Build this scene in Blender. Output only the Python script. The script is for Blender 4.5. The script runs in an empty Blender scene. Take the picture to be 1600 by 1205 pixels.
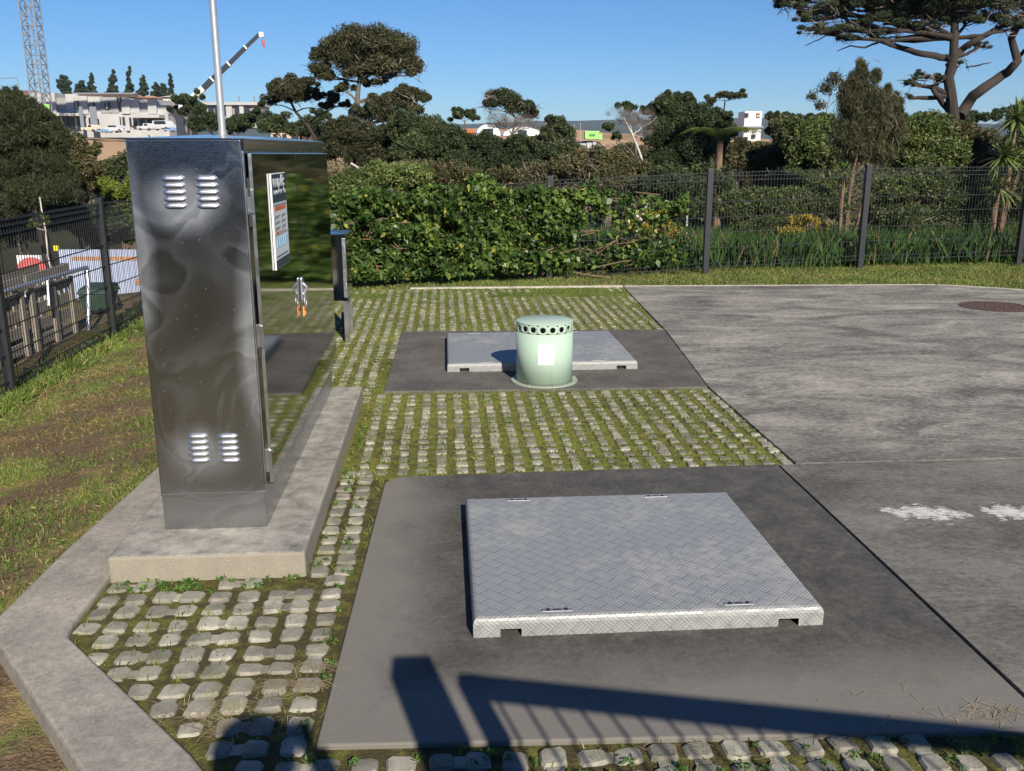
import bpy, bmesh, math, random
import numpy as np
from mathutils import Vector, Matrix, Euler

R = math.radians
rng = np.random.default_rng(7)
random.seed(7)
scene = bpy.context.scene
col = scene.collection
PI = math.pi

# ------------------------------------------------------------------ camera
F = 1420.0; PITCH = R(14.28); EYE = 1.65; YAW = R(4.2)
cam_d = bpy.data.cameras.new("camera")
cam_d.sensor_fit = 'HORIZONTAL'; cam_d.sensor_width = 36.0
cam_d.lens = F / 1600 * 36.0
cam_d.clip_start = 0.02; cam_d.clip_end = 20000
cam = bpy.data.objects.new("camera", cam_d); col.objects.link(cam)
cam.location = (0, 0, EYE); cam.rotation_euler = (PI/2 - PITCH, 0, -YAW)
scene.camera = cam

# ------------------------------------------------------------------ sky, sun, exposure
SUN_EL = R(32.0)
SUN_AZ = math.atan2(0.256, -0.967)            # clockwise from +Y, direction TO the sun
world = bpy.data.worlds.new("World"); scene.world = world; world.use_nodes = True
wn = world.node_tree.nodes; wl = world.node_tree.links
sky = wn.new('ShaderNodeTexSky'); sky.sky_type = 'NISHITA'; sky.sun_disc = False
sky.sun_elevation = SUN_EL; sky.sun_rotation = SUN_AZ
sky.altitude = 50; sky.air_density = 1.0; sky.dust_density = 0.0; sky.ozone_density = 4.0
bg = wn['Background']; bg.inputs['Strength'].default_value = 0.05
hs = wn.new('ShaderNodeHueSaturation'); hs.inputs['Saturation'].default_value = 1.12
wl.new(sky.outputs[0], hs.inputs['Color']); tn = wn.new('ShaderNodeMix'); tn.data_type = 'RGBA'; tn.blend_type = 'MULTIPLY'; tn.inputs[0].default_value = 1.0; tn.inputs[7].default_value = (.70, 1.03, 1.42, 1)
wl.new(hs.outputs[0], tn.inputs[6]); wl.new(tn.outputs[2], bg.inputs['Color'])
sd = bpy.data.lights.new("sun", 'SUN'); sd.energy = 5.0; sd.angle = R(0.55); sd.color = (1.0, 0.93, 0.81)
sun = bpy.data.objects.new("sun", sd); col.objects.link(sun)
to_sun = Vector((math.sin(SUN_AZ)*math.cos(SUN_EL), math.cos(SUN_AZ)*math.cos(SUN_EL), math.sin(SUN_EL)))
sun.rotation_euler = to_sun.to_track_quat('Z', 'Y').to_euler()
scene.view_settings.view_transform = 'Standard'; scene.view_settings.look = 'None'
scene.view_settings.exposure = 0.5; scene.view_settings.gamma = 1.0
scene.cycles.max_bounces = 6; scene.cycles.diffuse_bounces = 3; scene.cycles.glossy_bounces = 4
scene.cycles.transmission_bounces = 3; scene.cycles.transparent_max_bounces = 4

# ------------------------------------------------------------------ measuring helpers (photo point -> yard coordinates)
_c, _s = math.cos(PITCH), math.sin(PITCH); _yc, _ys = math.cos(YAW), math.sin(YAW)
def ray(u, v):
    dx = (u-800)/F; dy = (602.5-v)/F
    X, Y, Z = dx, _c+dy*_s, -_s+dy*_c
    return Vector((X*_yc+Y*_ys, -X*_ys+Y*_yc, Z)), Y
def G(u, v, z=0.0):
    d, _ = ray(u, v); t = (z-EYE)/d.z
    return Vector((d.x*t, d.y*t, z))
def P(u, v, D):                       # point at forward distance D
    d, Y = ray(u, v); t = D/Y
    return Vector((d.x*t, d.y*t, EYE+d.z*t))
def px(D): return D*1.03/F            # metres per photo pixel at distance D

# ------------------------------------------------------------------ numpy noise
def _h(ix, iy, s):
    n = (ix*374761393 + iy*668265263 + s*1442695041) & 0xffffffff
    n = ((n ^ (n >> 13))*1274126177) & 0xffffffff
    return ((n ^ (n >> 16)) & 0xffff)/65535.0
def vnoise(x, y, s=0):
    x = np.asarray(x, float); y = np.asarray(y, float)
    ix = np.floor(x).astype(np.int64); iy = np.floor(y).astype(np.int64)
    fx = x-ix; fy = y-iy; fx = fx*fx*(3-2*fx); fy = fy*fy*(3-2*fy)
    a = _h(ix, iy, s); b = _h(ix+1, iy, s); c = _h(ix, iy+1, s); d = _h(ix+1, iy+1, s)
    return (a*(1-fx)+b*fx)*(1-fy)+(c*(1-fx)+d*fx)*fy
def fbm(x, y, s=0, o=4):
    r = 0; a = .5; t = 0
    for i in range(o):
        r = r+a*vnoise(np.asarray(x)*2**i+i*17.3, np.asarray(y)*2**i+i*9.1, s+i); t += a; a *= .5
    return r/t
def sst(a, b, x):
    t = np.clip((x-a)/(b-a), 0, 1); return t*t*(3-2*t)

# ------------------------------------------------------------------ material helpers
class NT:
    def __init__(s, name):
        s.m = bpy.data.materials.new(name); s.m.use_nodes = True
        s.n = s.m.node_tree.nodes; s.l = s.m.node_tree.links
        s.b = s.n['Principled BSDF']; s.out = s.n['Material Output']
        s.tc = s.n.new('ShaderNodeTexCoord')
    def link(s, a, b): s.l.new(a, b)
    def mapping(s, scale=(1,1,1), rot=(0,0,0), src='Object', loc=(0,0,0)):
        m = s.n.new('ShaderNodeMapping'); m.inputs['Scale'].default_value = scale
        m.inputs['Rotation'].default_value = rot; m.inputs['Location'].default_value = loc
        s.link(s.tc.outputs[src], m.inputs[0]); return m.outputs[0]
    def noise(s, scale, detail=4, rough=.55, vec=None, dist=0.0):
        t = s.n.new('ShaderNodeTexNoise'); t.inputs['Scale'].default_value = scale
        t.inputs['Detail'].default_value = detail; t.inputs['Roughness'].default_value = rough
        t.inputs['Distortion'].default_value = dist
        s.link(vec if vec is not None else s.tc.outputs['Object'], t.inputs['Vector']); return t.outputs[0]
    def voro(s, scale, feat='F1', vec=None, out='Distance'):
        t = s.n.new('ShaderNodeTexVoronoi'); t.feature = feat; t.inputs['Scale'].default_value = scale
        s.link(vec if vec is not None else s.tc.outputs['Object'], t.inputs['Vector']); return t.outputs[out]
    def ramp(s, fac, stops):
        r = s.n.new('ShaderNodeValToRGB'); e = r.color_ramp.elements
        while len(e) < len(stops): e.new(0.5)
        for i, (p, c) in enumerate(stops):
            e[i].position = p; e[i].color = (c, c, c, 1) if isinstance(c, (int, float)) else (*c, 1)
        s.link(fac, r.inputs[0]); return r.outputs[0]
    def mix(s, fac, a, b, mode='MIX'):
        m = s.n.new('ShaderNodeMix'); m.data_type = 'RGBA'; m.blend_type = mode
        for sock, val in ((m.inputs[0], fac), (m.inputs[6], a), (m.inputs[7], b)):
            if isinstance(val, (int, float)): sock.default_value = val if sock is m.inputs[0] else (val, val, val, 1)
            elif isinstance(val, tuple): sock.default_value = (*val, 1)
            else: s.link(val, sock)
        return m.outputs[2]
    def math(s, op, a, b=0.0, clamp=False):
        m = s.n.new('ShaderNodeMath'); m.operation = op; m.use_clamp = clamp
        for i, val in enumerate((a, b)):
            if isinstance(val, (int, float)): m.inputs[i].default_value = val
            else: s.link(val, m.inputs[i])
        return m.outputs[0]
    def xyz(s, src='Object'):
        x = s.n.new('ShaderNodeSeparateXYZ'); s.link(s.tc.outputs[src], x.inputs[0]); return x.outputs
    def bump(s, h, strength=.3, dist=.01):
        b = s.n.new('ShaderNodeBump'); b.inputs['Strength'].default_value = strength
        b.inputs['Distance'].default_value = dist; s.link(h, b.inputs['Height'])
        s.link(b.outputs[0], s.b.inputs['Normal']); return b
    def set(s, color=None, rough=None, metal=None, spec=None):
        for k, v in (('Base Color', color), ('Roughness', rough), ('Metallic', metal), ('Specular IOR Level', spec)):
            if v is None: continue
            if isinstance(v, (int, float)): s.b.inputs[k].default_value = v
            elif isinstance(v, tuple): s.b.inputs[k].default_value = (*v, 1)
            else: s.link(v, s.b.inputs[k])
        return s

def plain(name, c, rough=.6, metal=0.0, var=.18, scale=6.0, bump=0.0):
    t = NT(name); n = t.noise(scale, 5)
    lo = tuple(x*(1-var) for x in c); hi = tuple(min(1, x*(1+var)) for x in c)
    t.set(t.mix(t.ramp(n, [(.3, 0.0), (.7, 1.0)]), lo, hi), rough, metal)
    if bump: t.bump(t.noise(scale*6, 4), bump, .004)
    return t.m

def leafmat(name, dark, mid, light, clump=1.2, transl=.3, rough=.55, extra=None):
    t = NT(name); n, l = t.n, t.l
    g = n.new('ShaderNodeNewGeometry')
    rnd = g.outputs['Random Per Island']
    cl = t.noise(clump, 3)
    f = t.math('ADD', t.math('MULTIPLY', rnd, .55), t.math('MULTIPLY', t.ramp(cl, [(.3, 0.0), (.7, 1.0)]), .45))
    stops = [(0.0, dark), (.5, mid), (1.0, light)]
    c = t.ramp(f, stops)
    if extra:
        c = t.mix(t.ramp(rnd, [(1-extra[1]-.001, 0.0), (1-extra[1], 1.0)]), c, extra[0])
    t.set(c, rough, 0.0, .3)
    tr = n.new('ShaderNodeBsdfTranslucent'); t.link(c, tr.inputs[0])
    mx = n.new('ShaderNodeMixShader'); mx.inputs[0].default_value = transl
    t.link(t.b.outputs[0], mx.inputs[1]); t.link(tr.outputs[0], mx.inputs[2]); t.link(mx.outputs[0], t.out.inputs[0])
    return t.m

# ------------------------------------------------------------------ geometry helpers
class MB:
    def __init__(s): s.v = []; s.f = []
    def add(s, vs, fs):
        o = len(s.v); s.v += [tuple(p) for p in vs]; s.f += [tuple(i+o for i in f) for f in fs]; return s
    def box(s, a, b, rot=0.0, piv=None):
        x0, y0, z0 = a; x1, y1, z1 = b
        vs = [(x0,y0,z0),(x1,y0,z0),(x1,y1,z0),(x0,y1,z0),(x0,y0,z1),(x1,y0,z1),(x1,y1,z1),(x0,y1,z1)]
        if rot:
            p = piv or ((x0+x1)/2, (y0+y1)/2); c, q = math.cos(rot), math.sin(rot)
            vs = [(p[0]+(x-p[0])*c-(y-p[1])*q, p[1]+(x-p[0])*q+(y-p[1])*c, z) for x, y, z in vs]
        return s.add(vs, [(3,2,1,0),(4,5,6,7),(0,1,5,4),(1,2,6,5),(2,3,7,6),(3,0,4,7)])
    def beam(s, p, q, w, h=None):
        p = Vector(p); q = Vector(q); h = h or w; d = (q-p).normalized()
        u = d.cross(Vector((0,0,1)));
        if u.length < 1e-4: u = Vector((1,0,0))
        u.normalize(); n = u.cross(d)
        vs = []
        for e in (p, q):
            for a, b in ((-1,-1),(1,-1),(1,1),(-1,1)): vs.append(e+u*a*w/2+n*b*h/2)
        return s.add(vs, [(0,1,2,3),(7,6,5,4),(0,4,5,1),(1,5,6,2),(2,6,7,3),(3,7,4,0)])
    def tube(s, pts, rad, n=8, cap=True):
        pts = [Vector(p) for p in pts]
        if isinstance(rad, (int, float)): rad = [rad]*len(pts)
        vs = []; fs = []; prev = None
        for i, p in enumerate(pts):
            d = (pts[min(i+1, len(pts)-1)]-pts[max(i-1, 0)]).normalized()
            u = prev - d*prev.dot(d) if prev else (d.cross(Vector((0,0,1))) if abs(d.z) < .95 else d.cross(Vector((1,0,0))))
            u.normalize(); w = d.cross(u); prev = u
            for k in range(n):
                a = 2*PI*k/n; vs.append(p+(u*math.cos(a)+w*math.sin(a))*rad[i])
        for i in range(len(pts)-1):
            for k in range(n):
                a = i*n+k; b = i*n+(k+1) % n; fs.append((a, b, b+n, a+n))
        if cap: fs.append(tuple(range(n-1, -1, -1))); fs.append(tuple(range((len(pts)-1)*n, len(pts)*n)))
        return s.add(vs, fs)
    def lathe(s, prof, c, n=48):
        vs = []; fs = []
        for r, z in prof:
            for k in range(n):
                a = 2*PI*k/n; vs.append((c[0]+r*math.cos(a), c[1]+r*math.sin(a), c[2]+z))
        for i in range(len(prof)-1):
            for k in range(n):
                a = i*n+k; b = i*n+(k+1) % n; fs.append((a, b, b+n, a+n))
        return s.add(vs, fs)
    def prism(s, poly, z0, z1, topz=None):
        n = len(poly); vs = [(x, y, z0) for x, y in poly]+[(x, y, z1) for x, y in poly]
        fs = [tuple(range(n-1, -1, -1)), tuple(range(n, 2*n))]+[(i, (i+1) % n, (i+1) % n+n, i+n) for i in range(n)]
        return s.add(vs, fs)
    def build(s, name, mat=None, parent=None, smooth=False, bevel=0.0, segs=2, loc=None):
        me = bpy.data.meshes.new(name); me.from_pydata(s.v, [], s.f); me.update()
        if mat: me.materials.append(mat)
        if smooth:
            for p in me.polygons: p.use_smooth = True
        o = bpy.data.objects.new(name, me); col.objects.link(o)
        if loc is not None: o.location = loc
        if parent: o.parent = parent
        if bevel:
            b = o.modifiers.new('bevel', 'BEVEL'); b.width = bevel; b.segments = segs; b.limit_method = 'ANGLE'; b.angle_limit = R(40)
        if smooth:
            try:
                me.set_sharp_from_angle(angle=R(45))
            except Exception: pass
        return o

def tag(o, label=None, cat=None, group=None, kind=None):
    if label: o['label'] = label
    if cat: o['category'] = cat
    if group: o['group'] = group
    if kind: o['kind'] = kind
    return o
def empty(name, label=None, cat=None, group=None, loc=(0,0,0), rz=0.0):
    o = bpy.data.objects.new(name, None); col.objects.link(o); o.location = loc; o.rotation_euler = (0, 0, rz)
    o.empty_display_size = .1
    return tag(o, label, cat, group)
def struct(o): return tag(o, kind='structure')
def copy_tree(o, parent=None):
    c = o.copy(); col.objects.link(c); c.parent = parent
    for ch in list(o.children): copy_tree(ch, c)
    return c

def quads_object(name, V, mat, parent=None, nper=4):
    """V: (N, nper, 3) separate faces"""
    N = V.shape[0]
    me = bpy.data.meshes.new(name)
    me.vertices.add(N*nper); me.vertices.foreach_set('co', V.reshape(-1).astype(np.float32))
    me.loops.add(N*nper); me.loops.foreach_set('vertex_index', np.arange(N*nper, dtype=np.int32))
    me.polygons.add(N); me.polygons.foreach_set('loop_start', np.arange(0, N*nper, nper, dtype=np.int32))
    me.polygons.foreach_set('loop_total', np.full(N, nper, dtype=np.int32))
    me.update(calc_edges=True); me.materials.append(mat)
    o = bpy.data.objects.new(name, me); col.objects.link(o)
    if parent: o.parent = parent
    return o

def leaf_quads(C, size, aspect=.45, up=.3, droop=0.0, vary=.35, dirbias=None):
    """diamond leaves at centres C (N,3)"""
    N = len(C)
    d = rng.normal(size=(N, 3)); d[:, 2] = d[:, 2]*.8+up
    if dirbias is not None: d += dirbias
    d /= np.linalg.norm(d, axis=1)[:, None]
    r = rng.normal(size=(N, 3)); w = np.cross(d, r); w /= np.linalg.norm(w, axis=1)[:, None]
    L = size*(1+vary*rng.normal(size=N)).clip(.35, 2)[:, None]
    base = C-d*L*.5; tip = C+d*L*.5; tip[:, 2] -= droop*L[:, 0]
    mid = C-d*L*.08
    return np.stack([base, mid+w*L*aspect*.5, tip, mid-w*L*aspect*.5], axis=1)

def lobe_points(c, r, n, k=None, sub=.34, shell=.75, flat=.75, low=-.35):
    """clumpy points on an ellipsoid lobe; returns points and sub-clump centres"""
    k = k or max(5, int(n/260))
    d = rng.normal(size=(k*3, 3)); d /= np.linalg.norm(d, axis=1)[:, None]; d = d[d[:, 2] > low][:k]; k = len(d)
    rad = shell+(1-shell)*rng.random(k)
    inner = rng.random(k) < .33; rad[inner] *= .5
    S = d*rad[:, None]
    wgt = rng.random(k)+.4; wgt /= wgt.sum()
    idx = rng.choice(k, n, p=wgt)
    q = rng.normal(size=(n, 3)); q /= np.linalg.norm(q, axis=1)[:, None]; q *= (rng.random(n)**.5)[:, None]*sub*(.6+.8*rng.random(k))[idx][:, None]
    q[:, 2] *= flat
    rm = (r[0]*r[2])**.5; iso = np.array([(r[0]+rm)/2, (r[1]+rm)/2, rm*.95])
    pts = S[idx]*np.array(r)*.9+q*iso+np.array(c)
    return pts, S*np.array(r)+np.array(c)

# ------------------------------------------------------------------ terrain
def H(x, y):
    x = np.asarray(x, float); y = np.asarray(y, float)
    z = np.full(np.broadcast(x, y).shape, -0.06)
    # slope falling away to the left of the paving
    l = np.clip(-1.7-x, 0, None)
    z = z-np.minimum(l*.134, .26)-np.clip(l-2.0, 0, 14)*.11
    near = sst(14.5, 9, y)
    z = z*1.0
    # bush-filled gully behind the fence
    lim = 13.9+.06*x
    b = np.clip(y-lim, 0, None)
    z = z-sst(0, 16, b)*2.2
    # rise to the building site
    z = z+sst(55, 100, y)*3.6+sst(95, 150, y)*4.3
    z = z-sst(5, 60, x)*sst(90, 150, y)*1.6
    # far low hills
    far = sst(900, 3200, y)
    z = z+far*(70+60*fbm(x/900+3, y/2500, 5))*(.6+.4*np.sin(x/1500+.6))
    # small roughness away from the paving
    rough = sst(1.75, 2.6, -x)+sst(11.9, 12.6, y)
    z = z+(fbm(x*1.3, y*1.3, 2)-.5)*.06*np.clip(rough, 0, 1)*sst(40, 5, np.abs(x)+np.abs(y)*.5)
    z = z+(fbm(x/7, y/7, 8)-.5)*1.2*sst(18, 50, y)
    return z
def Hs(x, y): return float(H(np.array(x), np.array(y)))

def graded(lo, hi, step, grow, lim):
    a = list(np.arange(lo, hi, step)); s = step; x = a[-1]
    while x < lim: s *= grow; x += s; a.append(x)
    s = step; x = a[0]
    while x > -lim: s *= grow; x -= s; a.insert(0, x)
    return np.array(a)
xs = graded(-6, 10, .09, 1.085, 9000); ys = graded(-1, 15, .09, 1.07, 9000)
ys = ys[ys > -600]
X, Y = np.meshgrid(xs, ys); Z = H(X, Y)
nx, ny = len(xs), len(ys)
me = bpy.data.meshes.new('ground')
me.vertices.add(nx*ny); me.vertices.foreach_set('co', np.stack([X, Y, Z], -1).reshape(-1).astype(np.float32))
ii = (np.arange(ny-1)[:, None]*nx+np.arange(nx-1)[None, :]).reshape(-1)
q = np.stack([ii, ii+1, ii+nx+1, ii+nx], 1).astype(np.int32)
me.loops.add(q.size); me.loops.foreach_set('vertex_index', q.reshape(-1))
me.polygons.add(len(q)); me.polygons.foreach_set('loop_start', np.arange(0, q.size, 4, dtype=np.int32))
me.polygons.foreach_set('loop_total', np.full(len(q), 4, dtype=np.int32))
me.polygons.foreach_set('use_smooth', np.ones(len(q), dtype=bool)); me.update(calc_edges=True)
t = NT('lawn and soil')
n1 = t.noise(1.6, 6, .65); n2 = t.noise(14, 5, .7); n3 = t.noise(90, 3)
soil = t.mix(n2, (.075, .048, .028), (.20, .135, .082))
soil = t.mix(t.ramp(n3, [(.5, 0.0), (.75, 1.0)]), soil, (.26, .19, .12))
grass = t.mix(n2, (.08, .12, .03), (.22, .23, .06))
straw = t.mix(n3, (.28, .19, .07), (.38, .29, .12))
c = t.mix(t.ramp(n1, [(.50, 0.0), (.60, 1.0)]), soil, grass)
c = t.mix(t.math('MULTIPLY', t.ramp(t.noise(3.1, 5, .7), [(.52, 0.0), (.62, 1.0)]), .55), c, straw)
o = t.xyz()
fargrass = t.mix(t.noise(.3, 6, .7), (.018, .026, .010), (.07, .07, .03))
c = t.mix(t.ramp(t.math('MULTIPLY', o[1], .01), [(.135, 0.0), (.15, 1.0)]), c, fargrass)
earth = t.mix(t.noise(.06, 6, .65), (.34, .17, .085), (.50, .38, .25))
em = t.math('MULTIPLY', t.ramp(t.math('MULTIPLY', o[1], .001), [(.085, 0.0), (.11, 1.0), (.35, 1.0), (.6, 0.0)]), t.ramp(t.noise(.03, 4), [(.30, .3), (.45, 1.0)]))
c = t.mix(em, c, earth)
farhill = t.mix(t.noise(.004, 4), (.03, .05, .045), (.06, .08, .07))  # bluish tone paints distance haze into the hill colour
c = t.mix(t.ramp(t.math('MULTIPLY', o[1], .0002), [(.11, 0.0), (.2, 1.0)]), c, farhill)
t.set(c, .95, 0, .1); t.bump(t.math('ADD', n2, t.math('MULTIPLY', n3, .5)), .8, .03)
me.materials.append(t.m)
ground = bpy.data.objects.new('ground', me); col.objects.link(ground); struct(ground)

# ------------------------------------------------------------------ concrete materials
def concrete(name, lo, hi, pale=None, palemask=None, stretch=(1, 1, 1), s=2.5, thr=(.35, .68), spk=.5, rot=0.0):
    t = NT(name)
    v = t.mapping(stretch, (0, 0, rot))
    n = t.noise(s, 8, .68, v, .3); fine = t.noise(95, 5, .85); med = t.noise(38, 6, .8)
    c = t.mix(t.ramp(n, [(thr[0], 0.0), (thr[1], 1.0)]), lo, hi)
    c = t.mix(t.math('MULTIPLY', t.ramp(med, [(.38, 1.0), (.58, 0.0)]), .50), c, tuple(x*.45 for x in lo))
    c = t.mix(t.math('MULTIPLY', t.ramp(fine, [(.55, 0.0), (.8, 1.0)]), spk), c, tuple(min(1, x*1.9) for x in hi))
    if palemask: c = t.mix(palemask(t), c, pale)
    vs = t.voro(38, out='Distance'); c = t.mix(t.math('MULTIPLY', t.ramp(vs, [(.045, 1.0), (.07, 0.0)]), .5), c, (.42, .38, .32))
    t.set(c, .85, 0, .25)
    t.bump(t.math('ADD', fine, t.math('MULTIPLY', med, .8)), .45, .004)
    return t.m

def slabmask(t):
    o = t.xyz(); n = t.noise(3.5, 5, .6); nn = t.math('MULTIPLY', t.math('SUBTRACT', n, .5), .55)
    a = t.ramp(t.math('ADD', t.math('MULTIPLY', o[0], 1.0), nn), [(-.0, 1.0), (.001, 1.0)])
    lx = t.math('SUBTRACT', .02, t.math('ADD', o[0], nn)); lx = t.math('MULTIPLY', lx, 3.5, True)
    ly = t.math('SUBTRACT', 2.78, t.math('ADD', o[1], nn)); ly = t.math('MULTIPLY', ly, 3.2, True)
    return t.math('MULTIPLY', t.math('MAXIMUM', lx, ly), .8)
M_slab = concrete('dark slab concrete', (.060, .057, .051), (.125, .117, .103), (.20, .184, .158), slabmask, s=7, spk=.75)
M_slab2 = concrete('far slab concrete', (.085, .078, .068), (.17, .155, .13), s=3, spk=.5)
M_kerb = concrete('kerb concrete', (.25, .225, .19), (.40, .355, .30), s=4.5, spk=.5)
def drvmask(t):
    v = t.mapping((.7, 1.7, 1), (0, 0, R(-16)))
    n = t.noise(1.3, 10, .78, v, .7)
    v2 = t.mapping((1, 2.2, 1), (0, 0, R(-8)))
    n2 = t.noise(20, 8, .85, v2)
    a = t.ramp(t.math('ADD', t.math('MULTIPLY', n, .50), t.math('MULTIPLY', n2, .50)), [(.45, 0.0), (.60, 1.0)])
    o = t.xyz()
    far = t.ramp(t.math('MULTIPLY', o[1], .1), [(.44, .35), (.52, 1.0)])
    return t.math('MULTIPLY', t.math('MULTIPLY', a, far), .9)
M_drive = concrete('driveway concrete', (.080, .075, .065), (.165, .156, .135), (.46, .42, .35), drvmask, (.8, 1.5, 1), 2.2, (.33, .66), .3)
M_plinthtop = concrete('plinth concrete', (.085, .08, .072), (.36, .33, .27), s=7, thr=(.36, .66), spk=.5)
M_plinth = M_plinthtop
M_edge = plain('edging concrete', (.42, .38, .31), .9, var=.3, scale=9)

# ------------------------------------------------------------------ slabs, driveway, kerbs (structure)
def poly_sheet(name, pts, z0, z1, mat, bevel=.006):
    return struct(MB().prism([(p[0], p[1]) for p in pts], z0, z1).build(name, mat, bevel=bevel))
def arc(cx, cy, r, a0, a1, n=6): return [(cx+r*math.cos(R(a0+(a1-a0)*i/n)), cy+r*math.sin(R(a0+(a1-a0)*i/n))) for i in range(n+1)]

slab1 = [(-.395, 2.31), (1.778, 2.225), (1.792, 4.60)]+arc(-.333+.13, 4.555-.13, .13, 92, 178)
poly_sheet('concrete_slab', slab1, -.06, .006, M_slab)
slab2 = [(-.455, 6.335), (1.896, 6.305), (2.105, 8.53), (-.425, 8.61)]
poly_sheet('concrete_slab', slab2, -.06, .006, M_slab2)
drive = [(1.789, 1.0), (1.803, 4.600), (1.912, 4.66), (1.914, 6.33), (2.147, 8.52), (2.30, 11.50), (6.35, 11.33)]
for k in range(1, 8):
    g = Vector((6.35, 11.33, 0)).lerp(Vector((7.6, 9.8, 0)), k/7); drive.append((g.x+.35*math.sin(PI*k/7), g.y+.1*math.sin(PI*k/7)))
drive += [(14, 4.0), (14, 1.0)]
# driveway is cast in two bays with a joint at y = 4.62
near_bay = [(1.789, .2), (14, .2), (14, 4.60), (1.805, 4.598)]
far_bay = [(1.905, 4.612), (14, 4.612), (14, 5.2)]+list(reversed(drive[6:-2]))+[(2.28, 11.50), (2.116, 8.52), (1.906, 6.33)]
poly_sheet('driveway', near_bay, -.06, .003, M_drive, .003)
poly_sheet('driveway', far_bay, -.06, .004, M_drive, .003)
# pale edging along the far side
eb = MB().box((-.45, 11.52, -.06), (2.28, 11.60, .008)); eb.beam((2.30, 11.545, -.022), (6.37, 11.375, -.022), .07, .055)
pts = [Vector((p[0]+.04, p[1]+.03, -.022)) for p in drive[6:-2]]
for a, b in zip(pts, pts[1:]): eb.beam(a, b, .06, .055)
struct(eb.build('edging', M_edge, bevel=.004))
# raised kerb on the left
ko = [(-1.13, 1.62), (-1.665, 2.62), (-1.70, 3.02), (-1.69, 3.35), (-1.60, 5.3), (-1.62, 12.0)]
ki = [(-.45, 1.62), (-.70, 2.22), (-1.345, 3.02), (-1.365, 3.46), (-1.365, 5.3), (-1.365, 12.0)]
ko = [(-.45, 1.3), (-1.03, 2.25), (-1.575, 2.96), (-1.655, 3.12), (-1.64, 3.7), (-1.565, 4.86), (-1.55, 11.6)]
ki = [(-.02, 1.3), (-.737, 2.283), (-1.345, 2.98), (-1.362, 3.08), (-1.363, 3.5), (-1.363, 4.86), (-1.363, 11.6)]
kb = MB(); n = len(ko)
vs = [(x, y, .014) for x, y in ko]+[(x, y, .014) for x, y in ki]+[(x-.015, y, -.22) for x, y in ko]+[(x, y, -.1) for x, y in ki]
fs = []
for i in range(n-1):
    fs += [(i, i+n, i+n+1, i+1), (i, i+1, i+2*n+1, i+2*n), (i+n, i+3*n, i+3*n+1, i+n+1)]
fs += [(0, 2*n, 3*n, n), (n-1, 2*n-1, 4*n-1, 3*n-1)]
kb.add(vs, fs); ke = kb.build('kerb', M_kerb); struct(ke)
bm = bmesh.new(); bm.from_mesh(ke.data); bmesh.ops.recalc_face_normals(bm, faces=bm.faces); bm.to_mesh(ke.data); bm.free()
bv = ke.modifiers.new('bevel', 'BEVEL'); bv.width = .012; bv.segments = 2; bv.limit_method = 'ANGLE'; bv.angle_limit = R(50)

# ------------------------------------------------------------------ turf paving: soil bed + cast knobs + grass
pave_poly = [(-.02, 1.3), (-.737, 2.283), (-1.345, 2.98), (-1.362, 3.08), (-1.363, 4.86), (-1.363, 11.52), (2.28, 11.50), (2.113, 8.52), (1.903, 6.33), (1.90, 4.62), (1.803, 4.6), (1.789, 1.3)]
plinth_poly = [(-1.363, 3.44), (-.588, 3.42), (-.55, 6.08), (-1.363, 6.08)]
def inside(px_, py_, poly, m=0.0):
    x = np.asarray(px_); y = np.asarray(py_); r = np.zeros(x.shape, bool); n = len(poly)
    for i in range(n):
        x0, y0 = poly[i]; x1, y1 = poly[(i+1) % n]
        if y0 == y1: continue
        cnd = ((y0 > y) != (y1 > y)) & (x < (x1-x0)*(y-y0)/(y1-y0)+x0); r ^= cnd
    return r
def paved(x, y, m=.03):
    ok = np.ones(np.asarray(x).shape, bool)
    for dx, dy in ((m, 0), (-m, 0), (0, m), (0, -m)):
        ok &= inside(np.asarray(x)+dx, np.asarray(y)+dy, pave_poly)
        for q_ in (slab1, slab2, plinth_poly): ok &= ~inside(np.asarray(x)+dx, np.asarray(y)+dy, q_)
    return ok
t = NT('soil and moss')
n2 = t.noise(16, 6, .7); n3 = t.noise(120, 4, .7); n1 = t.noise(1.1, 3); o = t.xyz()
soilc = t.mix(n3, (.035, .027, .014), (.14, .115, .055))
moss = t.mix(n3, (.07, .085, .015), (.36, .35, .075))
# more moss beyond the near slab
mm = t.ramp(t.math('ADD', t.math('MULTIPLY', n2, .6), t.math('ADD', t.math('MULTIPLY', n1, .25), t.math('MULTIPLY', t.math('GREATER_THAN', o[1], 4.55), .09))), [(.40, 0.0), (.58, 1.0)])
t.set(t.mix(mm, soilc, moss), .95, 0, .1); t.bump(t.math('ADD', n2, n3), 1.0, .012)
M_bed = t.m
struct(MB().prism(pave_poly, -.1, -.012).build('paving_bed', M_bed))

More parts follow.
